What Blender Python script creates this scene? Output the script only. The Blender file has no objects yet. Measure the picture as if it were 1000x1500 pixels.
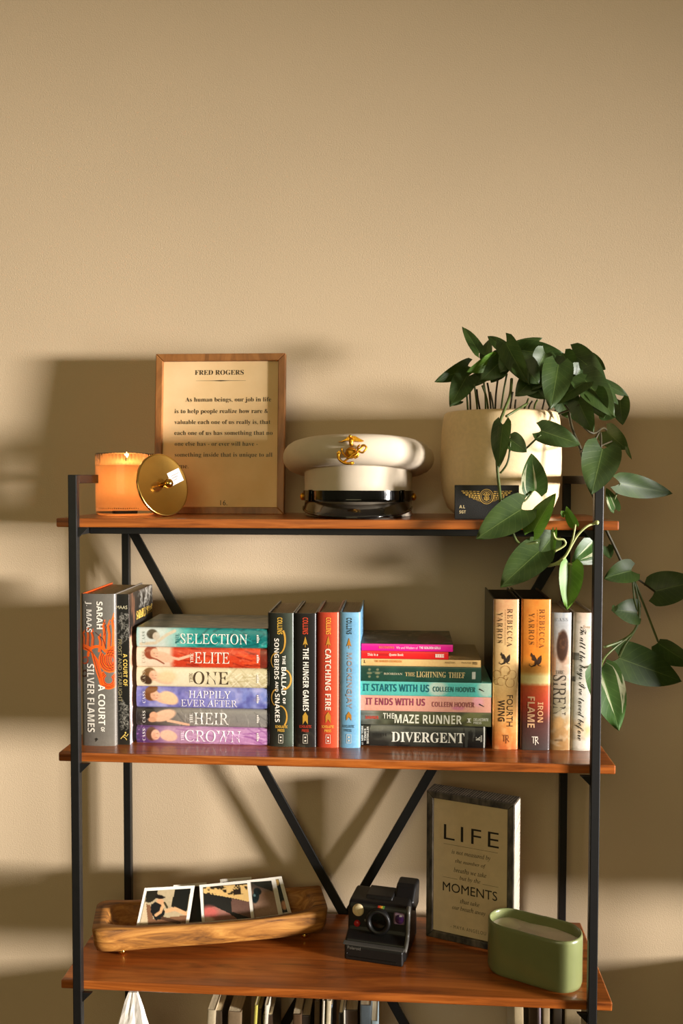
import bpy, bmesh, math, random
import numpy as np
from mathutils import Vector, Matrix

random.seed(7)
SC = bpy.context.scene
COL = SC.collection

# ------------------------------------------------------------------ camera
ZF = 1.45                                   # floor is z = 0
CAM = Vector((0.1093, -1.3584, 0.0882 + ZF))
YAW, PITCH, ROLL, FPX = 0.0681, -0.0392, 0.002, 1324.7
_f = Vector((-math.sin(YAW) * math.cos(PITCH), math.cos(YAW) * math.cos(PITCH), math.sin(PITCH)))
_r = Vector((math.cos(YAW), math.sin(YAW), 0.0))
_u = _r.cross(_f)
_r, _u = _r * math.cos(ROLL) + _u * math.sin(ROLL), -_r * math.sin(ROLL) + _u * math.cos(ROLL)
cd = bpy.data.cameras.new('camera')
cd.sensor_fit = 'VERTICAL'
cd.sensor_height = 36.0
cd.sensor_width = 24.0
cd.lens = FPX / 1500 * 36
cd.clip_start = 0.01
cam = bpy.data.objects.new('camera', cd)
COL.objects.link(cam)
m = Matrix((_r, _u, -_f)).transposed().to_4x4()
m.translation = CAM
cam.matrix_world = m
SC.camera = cam

# ------------------------------------------------------------------ light
SC.view_settings.view_transform = 'Standard'
SC.view_settings.look = 'None'
SC.view_settings.gamma = 1.0
SC.view_settings.use_curve_mapping = False
SC.view_settings.exposure = 0.0

w = bpy.data.worlds.new('room_ambience')
w.use_nodes = True
w.node_tree.nodes['Background'].inputs[0].default_value = (1.0, 0.89, 0.48, 1)
w.node_tree.nodes['Background'].inputs[1].default_value = 0.078
SC.world = w


def area(name, loc, target, sx, sy, power, col):
    l = bpy.data.lights.new(name, 'AREA')
    l.shape = 'RECTANGLE'
    l.size, l.size_y, l.energy, l.color = sx, sy, power, col
    o = bpy.data.objects.new(name, l)
    o.location = loc
    o.rotation_euler = (Vector(target) - Vector(loc)).to_track_quat('-Z', 'Y').to_euler()
    COL.objects.link(o)
    return o


# daylight through the far window in the side wall on the right
wl = area('window_daylight', (6.52, -2.26, 1.46), (-1.9, 0.3, 1.10), 0.95, 0.62, 46, (1.0, 0.94, 0.90))
wl.data.spread = math.radians(27)      # narrow beam, chosen to add falloff towards the upper wall corners
# added soft fill lamp behind the camera, no such source is seen
area('room_fill', (-0.35, -2.9, 2.25), (0.05, 0.3, 1.75), 1.7, 1.3, 21, (1.0, 0.87, 0.48))


# ------------------------------------------------------------------ pixel helpers
def ray(x, y):
    return _f + _r * ((x - 500) / FPX) - _u * ((y - 750) / FPX)


def onY(x, y, Y):
    d = ray(x, y)
    return CAM + d * ((Y - CAM.y) / d.y)


def onZ(x, y, Z):
    d = ray(x, y)
    return CAM + d * ((Z - CAM.z) / d.z)


def mpp(Y):
    return (Y - CAM.y) / FPX


# ------------------------------------------------------------------ materials
def lin(c):
    c = np.asarray(c, float) / 255.0
    return np.where(c <= 0.04045, c / 12.92, ((c + 0.055) / 1.055) ** 2.4)


def L4(c):
    return tuple(float(v) for v in lin(c)) + (1.0,)


_mats = {}


def mat(name, col=None, rough=0.5, metal=0.0, var=0.10, scale=40.0, bump=0.0, bscale=200.0, spec=0.5, coat=0.0,
        trans=0.0, sss=0.0, ior=1.45, stretch=None, col2=None):
    """Principled material whose colour wanders a little with object-space noise."""
    if name in _mats:
        return _mats[name]
    M = bpy.data.materials.new(name)
    M.use_nodes = True
    nt = M.node_tree
    b = nt.nodes['Principled BSDF']
    b.inputs['Roughness'].default_value = rough
    b.inputs['Metallic'].default_value = metal
    b.inputs['Specular IOR Level'].default_value = spec
    b.inputs['Coat Weight'].default_value = coat
    b.inputs['Transmission Weight'].default_value = trans
    b.inputs['IOR'].default_value = ior
    if sss:
        b.inputs['Subsurface Weight'].default_value = sss
        b.inputs['Subsurface Radius'].default_value = (0.02, 0.012, 0.006)
    if col is not None:
        tc = nt.nodes.new('ShaderNodeTexCoord')
        src = tc.outputs['Object']
        if stretch:
            mp = nt.nodes.new('ShaderNodeMapping')
            mp.inputs['Scale'].default_value = stretch
            nt.links.new(src, mp.inputs['Vector'])
            src = mp.outputs['Vector']
        n = nt.nodes.new('ShaderNodeTexNoise')
        n.inputs['Scale'].default_value = scale
        n.inputs['Detail'].default_value = 5
        nt.links.new(src, n.inputs['Vector'])
        r = nt.nodes.new('ShaderNodeValToRGB')
        c = lin(col)
        a = c * (1 - var) if col2 is None else lin(col2)
        e = np.minimum(c * (1 + var), 1) if col2 is None else c
        r.color_ramp.elements[0].position = 0.3
        r.color_ramp.elements[1].position = 0.7
        r.color_ramp.elements[0].color = (*a, 1)
        r.color_ramp.elements[1].color = (*e, 1)
        nt.links.new(n.outputs['Fac'], r.inputs['Fac'])
        nt.links.new(r.outputs['Color'], b.inputs['Base Color'])
        if bump:
            n2 = nt.nodes.new('ShaderNodeTexNoise')
            n2.inputs['Scale'].default_value = bscale
            n2.inputs['Detail'].default_value = 3
            nt.links.new(src, n2.inputs['Vector'])
            bp = nt.nodes.new('ShaderNodeBump')
            bp.inputs['Strength'].default_value = bump
            bp.inputs['Distance'].default_value = 0.002
            nt.links.new(n2.outputs['Fac'], bp.inputs['Height'])
            nt.links.new(bp.outputs['Normal'], b.inputs['Normal'])
    _mats[name] = M
    return M


def mat_attr(name, rough=0.4, coat=0.0, spec=0.5, bump=0.0):
    """Printed paper: the print colour is a colour attribute of the mesh."""
    if name in _mats:
        return _mats[name]
    M = bpy.data.materials.new(name)
    M.use_nodes = True
    nt = M.node_tree
    b = nt.nodes['Principled BSDF']
    a = nt.nodes.new('ShaderNodeAttribute')
    a.attribute_name = 'print'
    n = nt.nodes.new('ShaderNodeTexNoise')
    n.inputs['Scale'].default_value = 260
    n.inputs['Detail'].default_value = 4
    tc = nt.nodes.new('ShaderNodeTexCoord')
    nt.links.new(tc.outputs['Object'], n.inputs['Vector'])
    mx = nt.nodes.new('ShaderNodeMix')
    mx.data_type = 'RGBA'
    mx.blend_type = 'OVERLAY'
    mx.inputs[0].default_value = 0.18
    nt.links.new(a.outputs['Color'], mx.inputs[6])
    nt.links.new(n.outputs['Fac'], mx.inputs[7])
    nt.links.new(mx.outputs[2], b.inputs['Base Color'])
    b.inputs['Roughness'].default_value = rough
    b.inputs['Coat Weight'].default_value = coat
    b.inputs['Coat Roughness'].default_value = 0.25
    b.inputs['Specular IOR Level'].default_value = spec
    _mats[name] = M
    return M


def mat_wood(name, c0, c1, c2, rough=0.3, coat=0.3, sx=3.0, sy=40.0, sz=40.0, bump=0.1):
    if name in _mats:
        return _mats[name]
    M = bpy.data.materials.new(name)
    M.use_nodes = True
    nt = M.node_tree
    b = nt.nodes['Principled BSDF']
    tc = nt.nodes.new('ShaderNodeTexCoord')
    oi = nt.nodes.new('ShaderNodeObjectInfo')
    add = nt.nodes.new('ShaderNodeVectorMath')
    add.operation = 'ADD'
    nt.links.new(tc.outputs['Object'], add.inputs[0])
    sc = nt.nodes.new('ShaderNodeVectorMath')
    sc.operation = 'SCALE'
    sc.inputs[0].default_value = (3.1, 1.7, 2.3)
    nt.links.new(oi.outputs['Random'], sc.inputs['Scale'])
    nt.links.new(sc.outputs[0], add.inputs[1])
    mp = nt.nodes.new('ShaderNodeMapping')
    mp.inputs['Scale'].default_value = (sx, sy, sz)
    nt.links.new(add.outputs[0], mp.inputs['Vector'])
    n = nt.nodes.new('ShaderNodeTexNoise')
    n.inputs['Scale'].default_value = 1.0
    n.inputs['Detail'].default_value = 8
    n.inputs['Roughness'].default_value = 0.62
    n.inputs['Distortion'].default_value = 1.2
    nt.links.new(mp.outputs['Vector'], n.inputs['Vector'])
    r = nt.nodes.new('ShaderNodeValToRGB')
    r.color_ramp.elements[0].position = 0.30
    r.color_ramp.elements[0].color = L4(c0)
    r.color_ramp.elements[1].position = 0.72
    r.color_ramp.elements[1].color = L4(c2)
    e = r.color_ramp.elements.new(0.5)
    e.color = L4(c1)
    nt.links.new(n.outputs['Fac'], r.inputs['Fac'])
    nt.links.new(r.outputs['Color'], b.inputs['Base Color'])
    b.inputs['Roughness'].default_value = rough
    b.inputs['Coat Weight'].default_value = coat
    b.inputs['Coat Roughness'].default_value = 0.18
    bp = nt.nodes.new('ShaderNodeBump')
    bp.inputs['Strength'].default_value = bump
    bp.inputs['Distance'].default_value = 0.001
    nt.links.new(n.outputs['Fac'], bp.inputs['Height'])
    nt.links.new(bp.outputs['Normal'], b.inputs['Normal'])
    _mats[name] = M
    return M


def ink(c, rough=0.45, metal=0.0):
    return mat('ink_%d_%d_%d_%d' % (*c, int(metal * 10)), c, rough, metal, var=0.06, scale=300)


# ------------------------------------------------------------------ object helpers
def link(o, parent=None):
    COL.objects.link(o)
    if parent is not None:
        o.parent = parent
    return o


def thing(name, label, cat, loc=(0, 0, 0), rot=(0, 0, 0), group=None):
    o = bpy.data.objects.new(name, None)
    o.empty_display_size = 0.03
    o.location = loc
    o.rotation_euler = rot
    link(o)
    return tag(o, label, cat, group)


def tag(o, label, cat, group=None):
    o['label'] = label
    o['category'] = cat
    if group:
        o['group'] = group
    return o


def mesh(name, V, F, mt, parent=None, smooth=False, mi=None):
    me = bpy.data.meshes.new(name)
    me.from_pydata([tuple(v) for v in V], [], F)
    for k in (mt if isinstance(mt, (list, tuple)) else [mt]):
        me.materials.append(k)
    if mi is not None:
        me.polygons.foreach_set('material_index', mi)
    if smooth:
        me.polygons.foreach_set('use_smooth', [True] * len(me.polygons))
    me.update()
    return link(bpy.data.objects.new(name, me), parent)


def from_bm(name, bm, mt, parent=None, smooth=False, bevel=0.0, seg=2, angle=35):
    bmesh.ops.recalc_face_normals(bm, faces=bm.faces)
    me = bpy.data.meshes.new(name)
    bm.to_mesh(me)
    bm.free()
    for k in (mt if isinstance(mt, (list, tuple)) else [mt]):
        me.materials.append(k)
    if smooth:
        me.polygons.foreach_set('use_smooth', [True] * len(me.polygons))
    o = link(bpy.data.objects.new(name, me), parent)
    if bevel:
        md = o.modifiers.new('bevel', 'BEVEL')
        md.width = bevel
        md.segments = seg
        md.limit_method = 'ANGLE'
        md.angle_limit = math.radians(angle)
    return o


def bm_box(bm, x0, y0, z0, x1, y1, z1, M=None):
    vs = []
    for z in (z0, z1):
        for (x, y) in ((x0, y0), (x1, y0), (x1, y1), (x0, y1)):
            p = Vector((x, y, z))
            vs.append(bm.verts.new(M @ p if M else p))
    for f in ((0, 3, 2, 1), (4, 5, 6, 7), (0, 1, 5, 4), (1, 2, 6, 5), (2, 3, 7, 6), (3, 0, 4, 7)):
        bm.faces.new([vs[i] for i in f])


def box(name, x0, y0, z0, x1, y1, z1, mt, parent=None, bevel=0.0, seg=2, M=None):
    bm = bmesh.new()
    bm_box(bm, x0, y0, z0, x1, y1, z1, M)
    return from_bm(name, bm, mt, parent, bevel=bevel, seg=seg)


def bm_prism(bm, pts, d, M=None):
    """polygon pts [(x,y)] in the XY plane extruded from z=0 to z=d"""
    a = [bm.verts.new(M @ Vector((x, y, 0)) if M else Vector((x, y, 0))) for x, y in pts]
    b = [bm.verts.new(M @ Vector((x, y, d)) if M else Vector((x, y, d))) for x, y in pts]
    n = len(pts)
    bm.faces.new(a[::-1])
    bm.faces.new(b)
    for i in range(n):
        bm.faces.new((a[i], a[(i + 1) % n], b[(i + 1) % n], b[i]))


def lathe(name, prof, mt, parent=None, seg=48, M=None, smooth=True, sx=1.0, sy=1.0, close=False):
    V, F = [], []
    n = len(prof)
    for k in range(seg):
        a = 2 * math.pi * k / seg
        for r, z in prof:
            p = Vector((r * math.cos(a) * sx, r * math.sin(a) * sy, z))
            V.append(M @ p if M else p)
    for k in range(seg):
        k2 = (k + 1) % seg
        for i in range(n - 1):
            F.append((k * n + i, k2 * n + i, k2 * n + i + 1, k * n + i + 1))
    if close:
        F.append(tuple(k * n for k in range(seg))[::-1])
        F.append(tuple(k * n + n - 1 for k in range(seg)))
    return mesh(name, V, F, mt, parent, smooth)


def tube_geo(pts, rad, seg=8, V=None, F=None):
    V = [] if V is None else V
    F = [] if F is None else F
    pts = [Vector(p) for p in pts]
    rads = rad if isinstance(rad, (list, tuple)) else [rad] * len(pts)
    base = len(V)
    up = Vector((0.13, 0.31, 0.94))
    for i, p in enumerate(pts):
        t = (pts[min(i + 1, len(pts) - 1)] - pts[max(i - 1, 0)]).normalized()
        s = t.cross(up)
        if s.length < 0.05:
            s = t.cross(Vector((1, 0, 0)))
        s.normalize()
        q = s.cross(t)
        for k in range(seg):
            a = 2 * math.pi * k / seg
            V.append(p + (s * math.cos(a) + q * math.sin(a)) * rads[i])
    for i in range(len(pts) - 1):
        for k in range(seg):
            k2 = (k + 1) % seg
            F.append((base + i * seg + k, base + i * seg + k2, base + (i + 1) * seg + k2, base + (i + 1) * seg + k))
    F.append(tuple(base + k for k in range(seg))[::-1])
    F.append(tuple(base + (len(pts) - 1) * seg + k for k in range(seg)))
    return V, F


def spline(pts, n=6):
    pts = [Vector(p) for p in pts]
    out = []
    for i in range(len(pts) - 1):
        p0, p1, p2, p3 = pts[max(i - 1, 0)], pts[i], pts[i + 1], pts[min(i + 2, len(pts) - 1)]
        for k in range(n):
            t = k / n
            out.append(0.5 * ((2 * p1) + (p2 - p0) * t + (2 * p0 - 5 * p1 + 4 * p2 - p3) * t * t
                              + (-p0 + 3 * p1 - 3 * p2 + p3) * t ** 3))
    out.append(pts[-1])
    return out


def tube(name, pts, rad, mt, parent=None, seg=8):
    V, F = tube_geo(pts, rad, seg)
    return mesh(name, V, F, mt, parent, True)


def sphere(name, c, r, mt, parent=None, u=20, v=12, sc=(1, 1, 1)):
    bm = bmesh.new()
    bmesh.ops.create_uvsphere(bm, u_segments=u, v_segments=v, radius=r)
    for q in bm.verts:
        q.co = Vector((q.co.x * sc[0], q.co.y * sc[1], q.co.z * sc[2])) + Vector(c)
    return from_bm(name, bm, mt, parent, smooth=True)


# ------------------------------------------------------------------ lettering
def remap(s, up, lo):
    o = ''
    for c in s:
        if 'A' <= c <= 'Z':
            o += chr(up + ord(c) - 65)
        elif 'a' <= c <= 'z':
            o += '\u210e' if (lo == 0x1D44E and c == 'h') else chr(lo + ord(c) - 97)
        else:
            o += c
    return o


STY = {  # style: (uppercase, lowercase, outline offset, shear, track)
    'sans': (None, None, 0.0, 0, 1.0), 'sans_t': (None, None, -0.006, 0, 1.25), 'sans_b': (0x1D5D4, 0x1D5EE, 0.0, 0, 1.0),
    'sans_i': (None, None, 0.0, 0.22, 1.0),
    'serif': (0x1D400, 0x1D41A, -0.0045, 0, 1.0), 'serif_w': (0x1D400, 0x1D41A, -0.006, 0, 1.25),
    'serif_b': (0x1D400, 0x1D41A, 0.0, 0, 1.0), 'roman': (0x1D434, 0x1D44E, 0.0, -0.25, 1.0),
    'italic': (0x1D434, 0x1D44E, 0.0, 0, 1.0), 'script': (0x1D4D0, 0x1D4EA, -0.004, 0, 0.9),
}
_tc = {}


def glyphs(s, style):
    """2-D outline mesh of a line of text: (verts Nx2, faces)"""
    if (s, style) in _tc:
        return _tc[(s, style)]
    up, lo, off, sh, tr = STY[style]
    c = bpy.data.curves.new('lettering', 'FONT')
    c.body = s if up is None else remap(s, up, lo)
    c.offset = off
    c.shear = sh
    c.space_character = tr
    c.resolution_u = 3
    o = bpy.data.objects.new('lettering', c)
    me = bpy.data.meshes.new_from_object(o)
    n = len(me.vertices)
    co = np.empty(n * 3)
    me.vertices.foreach_get('co', co)
    V = co.reshape(-1, 3)[:, :2].copy()
    F = [tuple(p.vertices) for p in me.polygons]
    bpy.data.objects.remove(o)
    bpy.data.curves.remove(c)
    bpy.data.meshes.remove(me)
    _tc[(s, style)] = (V, F)
    return V, F


def fit_text(s, style, x0, x1, y0=None, y1=None, base=None):
    """text in a 2-D box, y up; with base= the size follows the width"""
    V, F = glyphs(s, style)
    a, b = V.min(0), V.max(0)
    P = V.copy()
    k = (x1 - x0) / (b[0] - a[0])
    P[:, 0] = x0 + (V[:, 0] - a[0]) * k
    if base is not None:
        P[:, 1] = base + V[:, 1] * k
    else:
        P[:, 1] = y0 + (V[:, 1] - a[1]) * (y1 - y0) / (b[1] - a[1])
    return P, F


class Print:
    """collects flat print pieces (text, shapes) and builds one mesh through a mapping (x,y)->3D"""

    def __init__(self):
        self.V, self.F, self.M, self.mats = [], [], [], []

    def add(self, P, F, m):
        if m not in self.mats:
            self.mats.append(m)
        k = self.mats.index(m)
        b = len(self.V)
        self.V += [tuple(p) for p in P]
        self.F += [tuple(b + i for i in f) for f in F]
        self.M += [k] * len(F)

    def poly(self, pts, m):
        self.add(pts, [tuple(range(len(pts)))], m)

    def stroke(self, pts, wd, m):
        pts = [np.array(p, float) for p in pts]
        L, R = [], []
        for i, p in enumerate(pts):
            t = pts[min(i + 1, len(pts) - 1)] - pts[max(i - 1, 0)]
            t = t / (np.linalg.norm(t) + 1e-9)
            n = np.array((-t[1], t[0]))
            ww = wd[i] if isinstance(wd, (list, tuple)) else wd
            L.append(p + n * ww / 2)
            R.append(p - n * ww / 2)
        k = len(pts)
        self.add(L + R, [(i, i + 1, k + i + 1, k + i) for i in range(k - 1)], m)

    def build(self, name, fn, parent):
        return mesh(name, [fn(x, y) for x, y in self.V], self.F, self.mats, parent, mi=self.M)


# ------------------------------------------------------------------ printed art
def vnoise(x, y, scale, seed):
    rs = np.random.RandomState(seed)
    g = rs.rand(64, 64)
    u, v = x / scale + 100, y / scale + 100
    i, j = np.floor(u).astype(int), np.floor(v).astype(int)
    a, b = u - i, v - j
    a, b = a * a * (3 - 2 * a), b * b * (3 - 2 * b)
    i0, i1, j0, j1 = i % 64, (i + 1) % 64, j % 64, (j + 1) % 64
    return (g[i0, j0] * (1 - a) + g[i1, j0] * a) * (1 - b) + (g[i0, j1] * (1 - a) + g[i1, j1] * a) * b


class Art:
    """a little painter working on points given in picture pixels"""

    def __init__(self, X, Y):
        self.X, self.Y = X, Y
        self.C = np.zeros(X.shape + (3,))

    def mix(self, a, col):
        a = np.clip(a, 0, 1)[..., None]
        self.C = self.C * (1 - a) + np.asarray(col, float) * a
        return self

    def fill(self, col):
        return self.mix(np.ones_like(self.X), col)

    def grad(self, axis, stops):
        q = self.X if axis == 'x' else self.Y
        xs = [s[0] for s in stops]
        for k in range(3):
            self.C[..., k] = np.interp(q, xs, [s[1][k] for s in stops])
        return self

    def ell(self, cx, cy, rx, ry, col, ang=0, soft=0.25, alpha=1.0):
        a = math.radians(ang)
        dx, dy = self.X - cx, self.Y - cy
        p, q = dx * math.cos(a) + dy * math.sin(a), -dx * math.sin(a) + dy * math.cos(a)
        d = np.sqrt((p / rx) ** 2 + (q / ry) ** 2)
        return self.mix(np.clip((1 - d) / soft + 0.5, 0, 1) * alpha, col)

    def rect(self, x0, y0, x1, y1, col, alpha=1.0):
        return self.mix(((self.X > x0) & (self.X < x1) & (self.Y > y0) & (self.Y < y1)) * alpha, col)

    def line(self, pts, wd, col, alpha=1.0, soft=0.7):
        d = np.full(self.X.shape, 1e9)
        for (x0, y0), (x1, y1) in zip(pts[:-1], pts[1:]):
            vx, vy = x1 - x0, y1 - y0
            t = np.clip(((self.X - x0) * vx + (self.Y - y0) * vy) / (vx * vx + vy * vy + 1e-9), 0, 1)
            d = np.minimum(d, np.hypot(self.X - x0 - t * vx, self.Y - y0 - t * vy))
        return self.mix(np.clip((wd / 2 - d) / soft + 0.5, 0, 1) * alpha, col)

    def noise(self, scale, seed, col, lo=0.45, hi=0.75, alpha=1.0, sx=1.0, mask=None):
        n = 0.65 * vnoise(self.X / sx, self.Y, scale, seed) + 0.35 * vnoise(self.X / sx, self.Y, scale / 2.3, seed + 1)
        a = np.clip((n - lo) / (hi - lo), 0, 1) * alpha
        return self.mix(a if mask is None else a * mask, col)

    def poly(self, pts, col, alpha=1.0):
        ins = np.zeros(self.X.shape, bool)
        n = len(pts)
        for i in range(n):
            (x0, y0), (x1, y1) = pts[i], pts[(i + 1) % n]
            c = ((y0 > self.Y) != (y1 > self.Y))
            ins ^= c & (self.X < (x1 - x0) * (self.Y - y0) / (y1 - y0 + 1e-9) + x0)
        return self.mix(ins * alpha, col)

    def rgba(self):
        c = np.clip(self.C, 0, 255)
        return np.concatenate([lin(c), np.ones(c.shape[:2] + (1,))], -1)


def set_print(o, cols):
    at = o.data.color_attributes.new('print', 'FLOAT_COLOR', 'POINT')
    at.data.foreach_set('color', np.asarray(cols, np.float32).ravel())


def art_sheet(name, fn3, box_px, art, nx, ny, mt, parent, flip=False):
    """a flat print: grid over picture box -> fn3(u,v), u,v in 0..1 (v down)"""
    us, vs = np.linspace(0, 1, nx), np.linspace(0, 1, ny)
    U, Vv = np.meshgrid(us, vs, indexing='ij')
    A = Art(box_px[0] + U * (box_px[2] - box_px[0]), box_px[1] + Vv * (box_px[3] - box_px[1]))
    art(A)
    V = [fn3(u, v) for u in us for v in vs]
    F = [(i * ny + j, i * ny + j + 1, (i + 1) * ny + j + 1, (i + 1) * ny + j) for i in range(nx - 1) for j in range(ny - 1)]
    o = mesh(name, V, F, mt, parent)
    set_print(o, A.rgba().reshape(-1, 4))
    return o

# ------------------------------------------------------------------ the room
WALL_Y = 0.305
m_wall = mat('painted_wall', (206, 184, 152), 0.85, var=0.025, scale=3.0, bump=0.22, bscale=420.0, spec=0.2)
m_white = mat('white_paint', (225, 218, 205), 0.5, var=0.03)
m_floor = mat_wood('floor_planks', (74, 50, 30), (104, 74, 46), (128, 94, 60), rough=0.4, coat=0.1, sx=2, sy=24, sz=24)


def struct(o):
    o['kind'] = 'structure'
    return o


XL_, XR_, YF_, ZC_ = -2.6, 6.6, -4.2, 2.62
struct(box('wall_back', XL_, WALL_Y, 0, XR_ + 0.12, WALL_Y + 0.12, ZC_, m_wall))
struct(box('floor', XL_, YF_, -0.06, XR_ + 0.12, WALL_Y + 0.12, 0, m_floor))
struct(box('ceiling', XL_, YF_, ZC_, XR_ + 0.12, WALL_Y + 0.12, ZC_ + 0.06, m_white))
wy0, wy1, wz0, wz1 = -2.78, -1.74, 1.12, 1.80
bm = bmesh.new()
bm_box(bm, XR_, YF_, 0, XR_ + 0.12, wy0, ZC_)
bm_box(bm, XR_, wy1, 0, XR_ + 0.12, WALL_Y, ZC_)
bm_box(bm, XR_, wy0, 0, XR_ + 0.12, wy1, wz0)
bm_box(bm, XR_, wy0, wz1, XR_ + 0.12, wy1, ZC_)
struct(from_bm('wall_right', bm, m_wall))
bm = bmesh.new()
bm_box(bm, XR_ - 0.02, wy0 - 0.06, wz0 - 0.06, XR_, wy0, wz1 + 0.06)
bm_box(bm, XR_ - 0.02, wy1, wz0 - 0.06, XR_, wy1 + 0.06, wz1 + 0.06)
bm_box(bm, XR_ - 0.02, wy0, wz0 - 0.06, XR_, wy1, wz0)
bm_box(bm, XR_ - 0.02, wy0, wz1, XR_, wy1, wz1 + 0.06)
win = struct(from_bm('window_1', bm, m_white))
box('window_sash', XR_ + 0.05, wy0, 1.45, XR_ + 0.08, wy1, 1.48, m_white, win)
box('window_pane', XR_ + 0.06, wy0, wz0, XR_ + 0.064, wy1, wz1, mat('window_glass', (240, 245, 245), 0.02, trans=1.0, var=0.0), win)
struct(box('baseboard_back', XL_, WALL_Y - 0.014, 0, XR_, WALL_Y, 0.09, m_white, bevel=0.004))

# ------------------------------------------------------------------ the shelf unit
PT = 0.0135
PW = 0.405
DEP = 0.2765
ZR, Z1, Z2, Z3 = 0.0902 + ZF, 0.0227 + ZF, -0.3461 + ZF, -0.7116 + ZF
Z4 = Z3 - 0.366
Z5 = Z4 - 0.366
BT = 0.0141
m_metal = mat('black_steel', (15, 14, 12), 0.48, 0.0, var=0.2, scale=60, bump=0.05, bscale=500, spec=0.5)
m_board = mat_wood('stained_acacia', (96, 46, 14), (156, 82, 28), (192, 110, 44), rough=0.33, coat=0.35, sx=4.0, sy=46, sz=60)

shelf = thing('bookshelf', 'tall open bookshelf with black steel frame and orange stained wooden boards', 'bookshelf', (0, 0, 0))
BX0, BX1 = -0.4295, 0.4308
for sx in (-1, 1):
    for k, y0 in enumerate((0.0, DEP - PT)):
        x0 = -PW if sx < 0 else PW - PT
        box('post', x0, y0, 0, x0 + PT, y0 + PT, ZR, m_metal, shelf, bevel=0.0012)
    x0 = -PW if sx < 0 else PW - PT
    box('side_rail', x0, PT, ZR - PT, x0 + PT, DEP - PT, ZR, m_metal, shelf, bevel=0.001)
    for zz in (Z1, Z2, Z3, Z4, Z5):
        if zz != Z1:
            continue
        box('side_rail', x0 + 0.001, PT + 0.002, zz - BT - 0.0125, x0 + PT - 0.001, DEP - PT, zz - BT, m_metal, shelf, bevel=0.001)
    # folded triangular brackets under the boards
    for zz in (Z1, Z2, Z3, Z4, Z5):
        for yb in (0.004, DEP - 0.012):
            bm = bmesh.new()
            xi = (-PW + PT) if sx < 0 else (PW - PT)
            s = 0.0155
            pts = [(0, 0), (-sx * s, 0), (0, -s)]
            M = Matrix.Translation((xi, yb + 0.0075, zz - BT)) @ Matrix.Rotation(math.pi / 2, 4, 'X')
            bm_prism(bm, pts, 0.006, M)
            from_bm('corner_bracket', bm, m_metal, shelf, bevel=0.0006)


def board(z):
    bm = bmesh.new()
    x0, x1, y0, y1 = BX0, BX1, PT + 0.0004, DEP - PT - 0.0004
    bm_box(bm, x0, y0, z - BT, x1, y1, z)
    return from_bm('shelf_board', bm, m_board, shelf, bevel=0.0022, seg=3)


for zz in (Z1, Z2, Z3, Z4, Z5):
    board(zz)
box('crossbar', -PW + PT, 0.058, Z1 - BT - 0.0128, PW - PT, 0.0705, Z1 - BT, m_metal, shelf, bevel=0.001)


def bar(name, a, b, wd, y0, y1):
    a, b = Vector(a), Vector(b)
    t = (b - a).normalized()
    n = Vector((-t.z, 0, t.x)) * wd / 2
    bm = bmesh.new()
    vs = []
    for y in (y0, y1):
        for q in (a + n, b + n, b - n, a - n):
            vs.append(bm.verts.new((q.x, y, q.z)))
    for f in ((0, 1, 2, 3), (7, 6, 5, 4), (0, 4, 5, 1), (1, 5, 6, 2), (2, 6, 7, 3), (3, 7, 4, 0)):
        bm.faces.new([vs[i] for i in f])
    return from_bm(name, bm, m_metal, shelf, bevel=0.0008)


XC, ZX = 0.009, -0.723 + ZF
SL = (-0.028 + 0.723 - 0.0) / 0.386
for sx in (-1, 1):
    top = (XC + sx * 0.398, 0, ZX + 0.398 * SL)
    bot = (XC - sx * 0.386, 0, ZX - 0.386 * SL)
    y0 = DEP - 0.012 if sx < 0 else DEP - 0.0055
    bar('brace', top, bot, 0.0165, y0, y0 + 0.006)

# ------------------------------------------------------------------ added out of view to shade the right-hand wall: console and television
m_walnut = mat_wood('walnut', (50, 30, 18), (74, 46, 28), (92, 60, 38), rough=0.4, coat=0.1, sx=3, sy=30, sz=30)
con = thing('unseen_console', 'low dark walnut media console added out of view beside the bookshelf to shade the wall', 'console', (1.55, 0.12, 0))
CX0, CX1, CY0, CY1, CZ0, CZ1 = -0.80, 0.80, -0.16, 0.17, 0.14, 0.675
box('top', CX0, CY0, CZ1 - 0.02, CX1, CY1, CZ1, m_walnut, con, bevel=0.003)
box('bottom', CX0, CY0, CZ0, CX1, CY1, CZ0 + 0.02, m_walnut, con, bevel=0.003)
box('back_panel', CX0 + 0.02, CY1 - 0.01, CZ0 + 0.02, CX1 - 0.02, CY1, CZ1 - 0.02, m_walnut, con)
for xa in (CX0, CX1 - 0.02):
    box('side_panel', xa, CY0, CZ0 + 0.02, xa + 0.02, CY1, CZ1 - 0.02, m_walnut, con)
for k in range(3):
    xa = CX0 + 0.022 + k * 0.5187
    d = box('door', xa, CY0 - 0.016, CZ0 + 0.022, xa + 0.515, CY0, CZ1 - 0.022, m_walnut, con, bevel=0.002)
    box('handle', xa + 0.47, CY0 - 0.034, 0.36, xa + 0.48, CY0 - 0.016, 0.47, m_metal, d, bevel=0.002)
for xa in (CX0 + 0.05, CX1 - 0.09):
    for ya in (CY0 + 0.03, CY1 - 0.07):
        box('leg', xa, ya, 0, xa + 0.04, ya + 0.04, CZ0, m_walnut, con, bevel=0.003)
tv = thing('unseen_television', 'large flat black television added out of view on the walnut console to shade the wall', 'unseen_television', (1.52, 0.026, CZ1))
m_tv = mat('tv_plastic', (16, 16, 17), 0.35, var=0.1)
box('housing', -0.74, -0.012, 0.17, 0.74, 0.028, 0.98, m_tv, tv, bevel=0.004)
box('screen', -0.728, -0.0135, 0.185, 0.728, -0.012, 0.968, mat('tv_screen', (6, 6, 8), 0.08, var=0.05), tv)
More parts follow.
